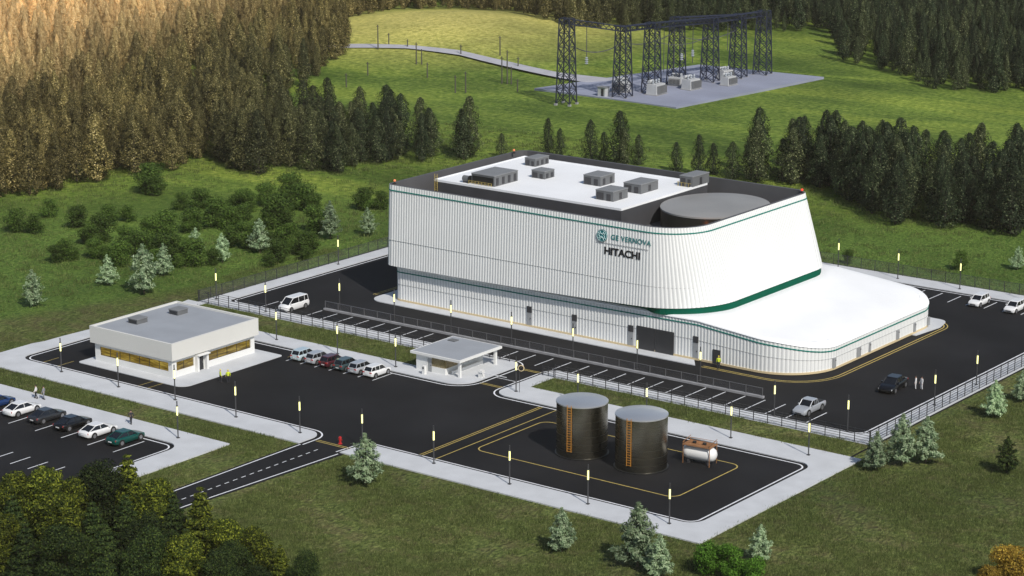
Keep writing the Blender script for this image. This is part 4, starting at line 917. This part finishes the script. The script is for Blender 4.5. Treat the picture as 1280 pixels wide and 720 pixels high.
# ================================================================== TREES
def leaf_mesh(name, C, Nrm, S, m, rng, asp=.6):
    """one small quad per leaf clump; C centres (n,3), Nrm normals, S sizes"""
    n = len(C); Nrm = Nrm / np.linalg.norm(Nrm, axis=1, keepdims=True)
    r = rng.normal(size=(n, 3)); U = np.cross(Nrm, r); U /= np.linalg.norm(U, axis=1, keepdims=True); V = np.cross(Nrm, U)
    U = U * S[:, None]; V = V * S[:, None] * asp
    v = np.stack([C - U, C - V * .9 + U * .1, C + U, C + V * .9 + U * .1], 1).reshape(-1, 3)
    me = bpy.data.meshes.new(name); me.vertices.add(4 * n); me.vertices.foreach_set('co', v.ravel().astype(np.float32))
    me.loops.add(4 * n); me.loops.foreach_set('vertex_index', np.arange(4 * n, dtype=np.int32))
    me.polygons.add(n); me.polygons.foreach_set('loop_start', np.arange(0, 4 * n, 4, dtype=np.int32)); 
    me.materials.append(MATS[m]); me.update(calc_edges=True); me.validate(); return me
def crown_spire(h, r, n, size, seed, m, base=.06, power=.8, lump=.25):
    """ovate spire crown as in the wood on the hill"""
    g = np.random.default_rng(seed); u = g.random(n) ** .85; a = g.random(n) * 2 * PI
    ph = g.random(6) * 6.28
    prof = (1 - u) ** (.42 + .3 * (power - .6)) * np.minimum(1, (u + .06) / .28) ** .55
    lum = .95 + lump * 1.3 * np.sin(a * 3 + u * 9 + ph[0]) + lump * np.sin(a * 5 - u * 15 + ph[1]) + .12 * np.sin(u * 40 + ph[2])
    rad = r * prof * lum * (.62 + .42 * g.random(n) ** .45); rad = np.minimum(rad, r * 1.25)
    z = h * (base + (1 - base) * u) + g.normal(size=n) * .1
    C = np.stack([rad * np.cos(a), rad * np.sin(a), z], 1)
    N = np.stack([np.cos(a), np.sin(a), .45 + 0 * a], 1) + g.normal(size=(n, 3)) * .25
    return leaf_mesh('crown', C, N, size * (.6 + .8 * g.random(n)) * (1 - .35 * u), m, g)
def crown_pine(h, r, n, size, seed, m, dens=1.0):
    """young pine: whorls of upswept branches carrying needle tufts"""
    g = np.random.default_rng(seed); Cs = []; Ns = []; Ss = []; segs = []
    L = max(7, int(h * 2.1)); tot = []
    for i in range(L):
        t = i / (L - 1); z0 = h * (.14 + .80 * t); rr = r * (1 - t) ** .6 * (.8 + .35 * g.random()) + .12; nb = int(7 - 2 * t)
        for k in range(nb):
            a = 2 * PI * (k + g.random() * .7) / nb + i * 1.1; ln = rr * (.65 + .5 * g.random()); rise = .12 + .35 * g.random()
            segs.append(((0, 0, z0), (ln * math.cos(a), ln * math.sin(a), z0 + ln * rise))); tot.append(ln)
    tot = np.array(tot); per = np.maximum(6, (n * tot / tot.sum()).astype(int))
    for (p0, p1), c in zip(segs, per):
        p0 = np.array(p0); p1 = np.array(p1); q = g.random(c) ** .55; d = p1 - p0; ln = np.linalg.norm(d)
        side = np.array([-d[1], d[0], 0]) / (ln + 1e-6); off = g.normal(size=c) * .20 * ln * (1.15 - q) 
        P_ = p0 + q[:, None] * d + off[:, None] * side + g.normal(size=(c, 3)) * np.array([.07, .07, .09]) * (1 + h * .05)
        Cs.append(P_); Ns.append(g.normal(size=(c, 3)) * .6 + np.array([d[0], d[1], ln * 1.2]) / ln); Ss.append(size * (.6 + .8 * g.random(c)))
    c = int(n * .04) + 8; z = h * (.9 + .12 * g.random(c)); Cs.append(np.stack([g.normal(size=c) * .07, g.normal(size=c) * .07, z], 1)); Ns.append(g.normal(size=(c, 3))); Ss.append(size * np.ones(c) * .8)
    return leaf_mesh('crown', np.concatenate(Cs), np.concatenate(Ns), np.concatenate(Ss), m, g, .38), segs
def crown_round(h, r, n, size, seed, m, base=.12, lobes=16, flat=1.0):
    g = np.random.default_rng(seed); cs = []; 
    for k in range(lobes):
        u = g.random(); zz = h * (base + .12 + (.80 - base) * u); q = r * (.75 * math.sin(PI * (.15 + .75 * u))) * math.sqrt(g.random()); a = g.random() * 2 * PI
        cs.append((q * math.cos(a), q * math.sin(a), zz, r * (.28 + .24 * g.random()) * (1 if lobes < 50 else .72)))
    cs = np.array(cs); w = cs[:, 3] ** 2; idx = g.choice(lobes, n, p=w / w.sum()); d = g.normal(size=(n, 3)); d /= np.linalg.norm(d, axis=1, keepdims=True)
    rad = cs[idx, 3] * (.55 + .65 * g.random(n) ** .7); C = cs[idx, :3] + d * rad[:, None] * np.array([1, 1, .85 * flat]); C[:, 2] = np.clip(C[:, 2], h * .05, h)
    return leaf_mesh('crown', C, d + g.normal(size=(n, 3)) * .45, size * (.6 + .8 * g.random(n)), m, g)
def crown_spruce(h, r, n, size, seed, m):
    """dense drooping spruce with ragged tiers"""
    g = np.random.default_rng(seed); u = 1 - np.sqrt(g.random(n)) * .97; nb = 9; lv = max(9, int(h * 1.5)); lay = np.floor(u * lv); 
    a0 = (np.floor(g.random(n) * nb) + .4 * np.sin(lay * 2.3)) * 2 * PI / nb + lay * .7; a = a0 + g.normal(size=n) * .3
    tip = .72 + .5 * np.abs(np.sin(lay * 12.9 + np.round(a0 * 3) * 4.1 + seed)); q = g.random(n) ** .5
    rr = r * (1 - u) ** .85 * tip + .1; rad = rr * q; z = h * (.05 + .93 * (lay + .5) / lv) + h / lv * (.45 * g.random(n) - .35 + .5 * np.sin(a0 * 5 + seed)) * np.minimum(1, (1 - u) * 3) - rad * .16
    C = np.stack([rad * np.cos(a), rad * np.sin(a), z + .3 * (1 - u) * 0], 1); c = C[:, 2] > h * .96; C[c, :2] *= .3
    N = np.stack([np.cos(a) * .6, np.sin(a) * .6, .8 + 0 * a], 1) + g.normal(size=(n, 3)) * .5
    return leaf_mesh('crown', C, N, size * (.6 + .8 * g.random(n)), m, g, .5)
def trunk_mesh(h, r, m, segs=None):
    mb = MB(); mb.tube((0, 0, -.3), (0, 0, h * .45), r, 8, r2=r * .7); mb.tube((0, 0, h * .45), (0, 0, h * .96), r * .7, 8, r2=r * .12)
    for p0, p1 in (segs or []): mb.tube(p0, Vector(p0).lerp(Vector(p1), .8), r * .28, 4, r2=r * .08)
    me = bpy.data.meshes.new('trunk'); me.from_pydata(mb.v, [], mb.f); me.materials.append(MATS[m]); me.update(); return me
def limbs(h, r, seed, k=7):
    g = random.Random(seed); o = []
    for i in range(k): a = g.random() * 6.28; z = h * (.25 + .5 * i / k); o.append(((0, 0, z), (r * .7 * math.cos(a), r * .7 * math.sin(a), z + h * .14)))
    return o
def plant(name, crown, trunk, x, y, h, hm, label, cat, group=None, z=None, rz=None, sx=1.0, crownmat=None):
    t = thing(name, label, cat, (x, y, T(x, y) if z is None else z), rz if rz is not None else random.random() * 6.28, group)
    s = h / hm; t.scale = (s * sx, s * sx, s)
    for nm, me in (('crown', crown), ('trunk', trunk)): o = bpy.data.objects.new(nm, me); COL.objects.link(o); o.parent = t
    return t
random.seed(4)
# --- forest prototypes
FP = []
for k in range(7):
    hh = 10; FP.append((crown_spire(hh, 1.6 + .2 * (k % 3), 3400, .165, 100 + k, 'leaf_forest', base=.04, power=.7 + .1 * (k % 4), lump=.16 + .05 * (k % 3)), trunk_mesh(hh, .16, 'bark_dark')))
HP = []
for k in range(5):   # denser, larger trees of the front rows
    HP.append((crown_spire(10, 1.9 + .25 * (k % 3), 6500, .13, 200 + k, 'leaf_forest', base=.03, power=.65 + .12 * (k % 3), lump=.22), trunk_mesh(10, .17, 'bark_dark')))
def inpoly(x, y, P):
    c = False; j = len(P) - 1
    for i in range(len(P)):
        if (P[i][1] > y) != (P[j][1] > y) and x < (P[j][0] - P[i][0]) * (y - P[i][1]) / (P[j][1] - P[i][1]) + P[i][0]: c = not c
        j = i
    return c
def scatter(P, sp, seed):
    g = random.Random(seed); x0 = min(p[0] for p in P); x1 = max(p[0] for p in P); y0 = min(p[1] for p in P); y1 = max(p[1] for p in P); out = []
    y = y0; r = 0
    while y < y1:
        x = x0 + (sp / 2 if r % 2 else 0)
        while x < x1:
            a, b = x + g.uniform(-.42, .42) * sp, y + g.uniform(-.42, .42) * sp
            if inpoly(a, b, P): out.append((a, b))
            x += sp
        y += sp * .87; r += 1
    return out
FL = [(-149.3, 163.8), (-128.7, 115.0), (-120.2, 94.9), (-95, 61.3), (-92, 48.0), (-98.7, 50.7), (-96.0, 28.1), (-95.8, 9.4), (-101.6, -19.8), (-180, 0), (-456.2, 232.0), (-311.2, 342.1), (-195, 235), (-186.9, 203.4), (-157.1, 173.7)]
FC = [(-120.2, 94.9), (-100.6, 92.9), (-85.1, 97.0), (-72.3, 96.4), (-57.4, 97.6), (-53.3, 89.9), (-65.4, 80.7), (-67.6, 65.0), (-81.6, 54.3), (-95, 61.3)]
FT = [(-186.9, 203.4), (-200.0, 232.0), (-188, 243), (-168.4, 240), (-145, 230.5), (-129.0, 224.2), (-126.3, 238.3), (-87.3, 282.0), (-61.8, 239.2), (-34.6, 226.2), (-23.0, 211.7), (-3.9, 219.9), (30.7, 233.2), (60, 300), (-30.9, 480), (-311.2, 342.1)]
FR = [(-11.3, 107.7), (4.2, 110.3), (21.0, 98.0), (32.5, 91.1), (43.3, 90.2), (56.8, 94.8), (70.8, 103.9), (51.7, 149.3), (38.6, 130.3), (30.4, 121.6), (13.6, 122.9), (-1.5, 119.9), (-7.7, 113.1)]
ROW = [(-46.24, 101.84, 7.0), (-35.78, 101.07, 7.9), (-30.49, 103.18, 9.7), (-27.74, 105.27, 5.5), (-18.45, 103.92, 5.4), (-13.57, 103.97, 7.2), (-53.29, 96.49, 4.3), (-7.14, 105.25, 6.5), (-2.17, 105.46, 10.6), (3.75, 108.18, 9.7), (9.17, 108.81, 9.0), (12.71, 109.77, 9.6)]
def camdist(p): return (Vector((p[0], p[1], 0)) - Vector((CAMP.x, CAMP.y, 0))).length
def visible(p, h=10):
    v = Vector((p[0], p[1], T(*p))) - CAMP; w = v.dot(FW); x = 640 + 2958 * v.dot(RT) / w; y1 = 360 - 2958 * (v.dot(UP) + h) / w
    return -60 < x < 1340 and y1 > -60, -20 < x < 1300 and y1 > -20 and True
ind = []; rest = []
rowg = 'dark trees standing behind the hall'
ROW += [(-28.6, 101.6, 7.2), (-34.2, 103.2, 5.6), (-44.4, 103.2, 5.2), (-12.0, 106.4, 5.6), (-4.4, 107.4, 8.2), (1.0, 109.2, 7.4)]
ROW.sort(key=pxx)
for k, (x, y, h) in enumerate(ROW): ind.append((x, y, h * 1.06, 'free-standing dark tree behind the hall roof, ' + ORD[k] + ' from the left', rowg))

def zone(p, xs_, names):
    q = pxx(p) * 2958 + 640
    return names[sum(q > v for v in xs_)]
def rank(p, a, b):
    d = camdist(p); return 'front rank tree, ' if d < a else 'middle rank tree, ' if d < b else 'rear rank tree, '
for x, y in [p for p in scatter(FR, 5.0, 3) if visible(p, 12)[0]]: ind.append((x, y, random.uniform(9.5, 13.0), rank((x, y), 402, 418) + zone((x, y), (1000, 1050, 1100, 1140, 1180, 1215, 1250), ('at the left end', 'left part, outer', 'left part, inner', 'left of the middle', 'right of the middle', 'right part, inner', 'right part, outer', 'at the right end')) + ' of the dark clump behind the sloping wing', 'dark trees right of the hall'))
for x, y in scatter(FC, 5.0, 5): ind.append((x, y, random.uniform(8, 12.0), rank((x, y), 440, 456) + zone((x, y), (330, 365, 400, 440, 480, 520, 560), ('at the left end', 'left part, outer', 'left part, inner', 'left of the middle', 'right of the middle', 'right part, inner', 'right part, outer', 'at the right tip')) + ' of the dark wooded tongue by the hall', 'dark trees left of the hall'))
cand = []
for P, sp, sd in ((FL, 4.8, 7), (FT, 4.7, 9)):
    for p in scatter(P, sp, sd):
        vb, _ = visible(p)
        if vb: cand.append(p)
cand.sort(key=camdist)
def lateral(p): return (Vector((p[0], p[1], 0)) - Vector((CAMP.x, CAMP.y, 0))).dot(RT)
nk = 292 - len(ind)
for p in cand[:nk]: ind.append((p[0], p[1], random.uniform(6.5, 12.5), rank(p, 425, 440) + zone(p, (25, 50, 75, 100, 130, 165, 200, 240, 280, 320), ('at the photo edge', 'close to the photo edge', 'outer far left', 'inner far left', 'left', 'left of the grassy bay', 'at the start of the grassy bay', 'above the grassy bay', 'at the end of the grassy bay', 'right of the grassy bay', 'nearest the meadow')) + ' of the ochre hillside wood', 'trees of the wooded hillside'))
rest = [p for p in cand[nk:]]
print('FOREST individuals', len(ind), 'rest', len(rest))
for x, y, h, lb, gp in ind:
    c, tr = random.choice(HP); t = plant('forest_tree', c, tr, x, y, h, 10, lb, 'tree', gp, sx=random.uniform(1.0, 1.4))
# the rest of the wood: one mass
def scatter_mass(name, pts, protos, label_kind, hs):
    """one object whose vertices carry instances of the prototype meshes (geometry nodes)"""
    me = bpy.data.meshes.new(name); me.from_pydata([(p[0], p[1], p[2]) for p in pts], [], [])
    at = me.attributes.new('s', 'FLOAT', 'POINT'); at.data.foreach_set('value', [p[3] for p in pts])
    at = me.attributes.new('pick', 'INT', 'POINT'); at.data.foreach_set('value', [random.randrange(len(protos)) for p in pts])
    at = me.attributes.new('rz', 'FLOAT', 'POINT'); at.data.foreach_set('value', [random.random() * 6.28 for p in pts])
    o = bpy.data.objects.new(name, me); COL.objects.link(o); o['kind'] = 'stuff'
    ng = bpy.data.node_groups.new(name, 'GeometryNodeTree'); ng.interface.new_socket('Geometry', in_out='INPUT', socket_type='NodeSocketGeometry'); ng.interface.new_socket('Geometry', in_out='OUTPUT', socket_type='NodeSocketGeometry')
    N = ng.nodes; Lk = ng.links; gi = N.new('NodeGroupInput'); go = N.new('NodeGroupOutput'); m2p = N.new('GeometryNodeMeshToPoints'); Lk.new(gi.outputs[0], m2p.inputs['Mesh'])
    iop = N.new('GeometryNodeInstanceOnPoints'); Lk.new(m2p.outputs[0], iop.inputs['Points']); j = N.new('GeometryNodeJoinGeometry')
    for p in reversed(protos):
        oi = N.new('GeometryNodeObjectInfo'); oi.inputs['Object'].default_value = p; oi.inputs['As Instance'].default_value = True; Lk.new(oi.outputs['Geometry'], j.inputs[0])
    g2i = j
    iop.inputs['Pick Instance'].default_value = True
    Lk.new(j.outputs[0], iop.inputs['Instance'])
    for nm, ty, sk in (('s', 'FLOAT', 'Scale'), ('pick', 'INT', 'Instance Index')):
        na = N.new('GeometryNodeInputNamedAttribute'); na.data_type = ty; na.inputs['Name'].default_value = nm; Lk.new(na.outputs[0], iop.inputs[sk])
    na = N.new('GeometryNodeInputNamedAttribute'); na.data_type = 'FLOAT'; na.inputs['Name'].default_value = 'rz'; cx = N.new('ShaderNodeCombineXYZ'); Lk.new(na.outputs[0], cx.inputs['Z']); Lk.new(cx.outputs[0], iop.inputs['Rotation'])
    Lk.new(iop.outputs[0], go.inputs[0]); md = o.modifiers.new('scatter', 'NODES'); md.node_group = ng
    return o
# prototype trees are the first things of their kind, standing in the wood itself
protos = []
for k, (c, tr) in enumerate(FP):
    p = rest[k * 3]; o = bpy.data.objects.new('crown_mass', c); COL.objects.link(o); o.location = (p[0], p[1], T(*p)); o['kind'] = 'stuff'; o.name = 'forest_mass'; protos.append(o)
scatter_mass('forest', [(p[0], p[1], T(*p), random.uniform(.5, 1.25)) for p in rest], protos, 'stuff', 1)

# --- bushes and pale pines on the left slope
BP = [(crown_round(4, 1.9, 3400, .12, 300 + k, 'leaf_bush', base=.0, lobes=26), trunk_mesh(2.6, .07, 'bark', limbs(4, 1.6, k))) for k in range(4)]
def cone_pines(k, n=2600, m='leaf_pine'):
    me, sg = crown_pine(5, 1.65, n, .16, 400 + k, m); return me, trunk_mesh(5, .075, 'bark', sg)
PP = [cone_pines(k) for k in range(4)]
BUSH = [(-75.07, -1.26, 3.0), (-72.48, 5.85, 3.5), (-69.34, 9.73, 3.3), (-68.88, 13.85, 2.7), (-57.28, -10.7, 3.1), (-54.66, -6.72, 2.8), (-62.06, 1.43, 4.0), (-42.61, -2.87, 4.6), (-56.46, 9.97, 4.0), (-55.28, 15.22, 3.8), (-66.05, 28.44, 3.4), (-53.98, 19.9, 4.6), (-58.18, 31.24, 3.3), (-46.26, 25.76, 4.9), (-58.71, 37.21, 3.7), (-58.92, 43.57, 4.3), (-52.04, 39.07, 4.2), (-38.41, -0.98, 3.8), (-45.9, 1.28, 3.1), (-54.6, 0.12, 3.4), (-35.0, 16.37, 3.7), (-29.52, 15.06, 3.4), (-40.1, 12.5, 3.9), (-29.93, 8.07, 3.3), (-43.84, 45.29, 3.4), (-82.5, 32.37, 4.9), (-78.37, -2.31, 3.5), (-82.11, 8.4, 2.8), (-48.0, -8.26, 3.6), (-48.85, -2.3, 3.9), (-39.01, 27.57, 4.0)]
gB = random.Random(21)
BUSH = [(x, y, h * 1.1) for x, y, h in BUSH] + [(x + gB.uniform(-3.2, 3.2), y + gB.uniform(-3.2, 3.2), h * gB.uniform(.55, .95)) for x, y, h in BUSH[4:26] for _ in range(2)]
BUSH.sort(key=pxx)
TEN = ['', '', 'twenty', 'thirty', 'forty', 'fifty', 'sixty', 'seventy', 'eighty']; TENTH = ['', '', 'twentieth', 'thirtieth', 'fortieth', 'fiftieth', 'sixtieth', 'seventieth', 'eightieth']
def ordinal(k):
    if k < 20: return ORD[k - 1]
    return TENTH[k // 10] if k % 10 == 0 else TEN[k // 10] + '-' + ORD[k % 10 - 1]
for k, (x, y, h) in enumerate(BUSH):
    c, tr = BP[k % 4]; plant('leafy_bush', c, tr, x, y, h, 4, 'dark green bush in the scrub on the left slope, ' + ordinal(k + 1) + ' from the left', 'bush', 'green bushes scattered on the left slope', z=0, sx=1.25)
for k, (x, y, h, l) in enumerate([(41.71, 61.14, 2.3, 'small green bush behind the rear fence near the upper block'), (57.49, 67.94, 3.0, 'green bush on the rear lawn above the third rear lamp')]):
    c, tr = BP[k]; plant('leafy_bush', c, tr, x, y, h, 4, l, 'bush', z=0)
PALE = [(-39.34, -33.29, 5.5, 'lone pale pine farthest left on the lawn'), (-40.06, -17.97, 4.7, 'small pale pine left of the tallest pale pine'), (-31.94, -18.41, 7.5, 'tallest pale pine on the left lawn above the office'), (-37.61, -8.69, 5.0, 'pale pine right behind the tallest pale pine'),
        (-36.6, 3.01, 4.6, 'pale pine in the middle of the scrub above the corner lamp'), (-36.32, 11.26, 5.5, 'pale pine amid the bushes right of centre on the slope'), (-34.06, 25.54, 6.1, 'pale pine on the slope left of the rear left lamp'), (-30.68, 30.98, 4.6, 'pale pine nearest the left fence beside the hall'),
        (-42.13, 2.8, 4.7, 'pale pine half hidden by bushes in the upper scrub'), (64.55, 73.3, 3.8, 'small pale pine at the right edge behind the rear fence')]
for k, (x, y, h, l) in enumerate(PALE): c, tr = PP[k % 4]; plant('young_pine', c, tr, x, y, h, 5, l, 'pine tree', 'pale young pines', z=0)
NP = [cone_pines(10 + k, 5200) for k in range(4)]
FORE = [(49.82, -63.44, 5.9, 'young pine on the lawn below the road entrance lamp'), (80.15, -67.47, 4.8, 'lone young pine left on the lower lawn below the front pavement'), (88.79, -66.1, 6.8, 'tallest young pine of the lower pair near the bottom corner'), (92.3, -67.37, 4.6, 'shorter young pine of the lower pair near the bottom corner'),
        (93.47, -24.33, 4.6, 'left pine of the three by the right fence corner'), (94.72, -20.5, 6.0, 'middle pine of the three by the right fence corner'), (96.67, -18.3, 5.5, 'right pine of the three by the right fence corner'), (95.31, 2.34, 4.7, 'pine outside the right fence near the second lamp'),
        (95.06, 10.53, 4.0, 'pine at the right edge of the photo above the dark one'), (98.08, -57.34, 4.0, 'pale pine on the lawn just right of the bright green bushes')]
for k, (x, y, h, l) in enumerate(FORE): c, tr = NP[k % 4]; plant('young_pine', c, tr, x, y, h, 5, l, 'pine tree', 'young pines on the lawns', z=0)
c, tr = cone_pines(31, 4200, 'leaf_dark'); plant('dark_spruce', c, tr, 105.92, -16.3, 4.4, 5, 'small dark spruce on the lawn at the right edge', 'spruce tree', z=0)
GP = [(crown_round(4, 1.7, 6000, .11, 500 + k, 'leaf_green', base=.05, lobes=22), trunk_mesh(2.8, .08, 'bark', limbs(4, 1.6, k))) for k in range(2)]
for k, (x, y, h, l) in enumerate([(95.76, -63.63, 4.0, 'tallest bright green bush at the bottom edge'), (98.21, -63.43, 3.6, 'middle bright green bush at the bottom edge'), (100.38, -62.34, 3.0, 'right and smallest bright green bush at the bottom edge')]):
    c, tr = GP[k % 2]; plant('green_bush', c, tr, x, y, h, 4, l, 'bush', 'bright green bushes', z=0)
GO = [(crown_round(4, 2.0, 6000, .11, 520 + k, 'leaf_gold', base=.05, lobes=22), trunk_mesh(2.8, .08, 'bark', limbs(4, 1.6, k))) for k in range(2)]
for k, (x, y, h, l) in enumerate([(120.76, -47.42, 3.9, 'golden bush with a pointed top in the bottom right corner'), (122.84, -47.75, 4.1, 'golden brown bush cut by the right edge of the photo'), (120.38, -50.42, 2.6, 'low golden bush in front at the bottom right corner')]):
    c, tr = GO[k % 2]; plant('golden_bush', c, tr, x, y, h, 4, l, 'bush', 'golden bushes', z=0)
# --- foreground wood, lower left
BLc = [(crown_round(9, 3.0, 34000, .125, 600 + k, 'leaf_oak', base=.0, lobes=90), trunk_mesh(8, .22, 'bark_dark', limbs(9, 2.8, k, 12))) for k in range(3)]
BLs = [(crown_spruce(10, 2.9, 22000, .17, 620 + k, 'leaf_oak'), trunk_mesh(10, .2, 'bark_dark')) for k in range(2)]
BLd = [(crown_spruce(10, 3.4, 26000, .15, 640, 'leaf_dark'), trunk_mesh(10, .2, 'bark_dark')), (crown_round(10, 3.6, 34000, .12, 641, 'leaf_dark', base=.0, lobes=80), trunk_mesh(9, .22, 'bark_dark', limbs(10, 3, 5, 12)))]
BL = [(35.58, -102.09, 9, 0), (37.78, -100.02, 9.5, 0), (41.57, -99.45, 9, 0), (42.77, -97.05, 10.5, 2), (44.09, -94.35, 11, 1), (48.69, -95.3, 9, 0), (51.45, -95.12, 8.5, 2), (55.35, -95.11, 10, 1), (59.91, -95.94, 7.5, 0), (62.5, -95.14, 7, 0), (65.85, -94.87, 6, 1), (68.61, -94.44, 5.5, 2),
      (45.22, -109.4, 8, 2), (50.25, -108.72, 8.5, 2), (53.55, -106.52, 9, 2), (57.59, -105.12, 8.5, 2), (60.51, -102.87, 8, 0), (64.88, -102.24, 7, 2), (41.87, -109.03, 8, 0), (68.32, -100.36, 6, 2), (47, -102, 8.5, 2), (53, -101, 8, 2), (58, -100, 7.5, 2), (63, -98.5, 6.8, 2), (39, -105.5, 8.5, 2), (43.2, -103.2, 9, 0), (48.2, -98.6, 8.6, 2)]
NM = {0: ('broadleaf_tree', 'broadleaf tree with yellow green leaves'), 1: ('spruce_tree', 'pointed spruce with yellow green tips'), 2: ('dark_evergreen', 'dark dense evergreen')}
WH = ['at the far left of the lower left wood', 'second along the upper edge of the lower left wood', 'below the end of the parking lines', 'whose tip rises just left of the tallest one', 'that is the tallest, reaching up to the green car', 'right of the tallest one', 'left of the road end', 'whose tip stands over the road',
      'right of the one over the road', 'on the sloping right flank of the wood', 'with a small tip low on the right flank', 'that is the last and smallest on the right', 'at the bottom edge, second from the left', 'at the bottom edge under the tallest spruce', 'at the bottom edge, in the middle of the wood', 'at the bottom edge, right of the middle',
      'in the second rank below the road', 'low at the bottom right of the wood', 'in the bottom left corner', 'lowest on the right end of the wood', 'in the dark heart of the wood, left part', 'in the dark heart of the wood, centre', 'in the dark heart of the wood, right part', 'tucked below the sloping right flank', 'behind the bottom left corner tree', 'in the left part of the second rank', 'just below the tallest one']
cnt = 0
for k, (x, y, h, ty) in enumerate(BL):
    c, tr = (BLc, BLs, BLd)[ty][k % (3 if ty == 0 else 2)]; plant(NM[ty][0], c, tr, x, y, h, 9 if ty == 0 else 10, NM[ty][1] + ' ' + WH[k], 'tree', 'trees of the lower left wood', z=0)

# ================================================================== GRASS TUFTS
def tuft(seed):
    g = random.Random(seed); mb = MB()
    for k in range(26):
        x, y = g.gauss(0, .35), g.gauss(0, .35); a = g.random() * 6.28; h = g.uniform(.12, .36); w = g.uniform(.012, .03); dx, dy = g.gauss(0, .10), g.gauss(0, .10)
        mb.add([(x - w * math.cos(a), y - w * math.sin(a), 0), (x + w * math.cos(a), y + w * math.sin(a), 0), (x + dx, y + dy, h)], [(0, 1, 2)])
    return mb
leaf_mat('leaf_grass', (.05, .07, .018), (.10, .135, .035), (.20, .235, .075), transl=.25)
tp_ = []
for k in range(3):
    o = tuft(k).build('grass_tuft', 'leaf_grass'); o['kind'] = 'stuff'; o.location = (60 + 4 * k, -62 - k, 0); tp_.append(o)
pts = []; g = random.Random(11)
def blocked(x, y):
    if -24.6 < x < 90.6 and -57.4 < y < 59.4: return not ((-20.4 < x < 24.2 and -23.2 < y < -17.2) or (42.4 < x < 88.5 and -21.9 < y < -17.2))
    if x < 27.9 and y < -62.2: return True
    return 33.5 < x < 41.3 and y < -56
while len(pts) < 19000:
    x, y = g.uniform(-30, 150), g.uniform(-125, 20)
    if blocked(x, y): continue
    v = Vector((x, y, 0)) - CAMP; w = v.dot(FW); px = 640 + 2958 * v.dot(RT) / w; py = 360 - 2958 * v.dot(UP) / w
    if not (-30 < px < 1310 and 300 < py < 760): continue
    if math.sin(x * .31 + 2 * math.sin(y * .17)) + math.sin(y * .37 + 1.7 * math.sin(x * .13)) < g.uniform(-1.9, .6): continue
    z = .12 if (-24.6 < x < 90.6 and -57.4 < y < 59.4) else -.01
    pts.append((x, y, z, g.uniform(.6, 1.25)))
n0 = len(pts)
while len(pts) < n0 + 9000:
    x, y = g.uniform(-110, 90), g.uniform(-60, 120)
    if blocked(x, y) or (x > -26 and y < 60): continue
    pts.append((x, y, .0, g.uniform(.8, 1.9)))
scatter_mass('grass', pts, tp_, 'stuff', 1)

# ================================================================== HAZE
def haze():
    m = bpy.data.materials.new('haze'); m.use_nodes = True; n = m.node_tree; n.nodes.remove(n.nodes['Principled BSDF'])
    v = n.nodes.new('ShaderNodeVolumePrincipled'); v.inputs['Color'].default_value = (1, .88, .70, 1); v.inputs['Density'].default_value = HAZE
    n.links.new(v.outputs[0], n.nodes['Material Output'].inputs['Volume']); MATS['haze'] = m
    o = MB().box(-640, -350, -2, 640, 840, 95).build('haze', 'haze'); o['kind'] = 'stuff'
HAZE = .00006
haze()
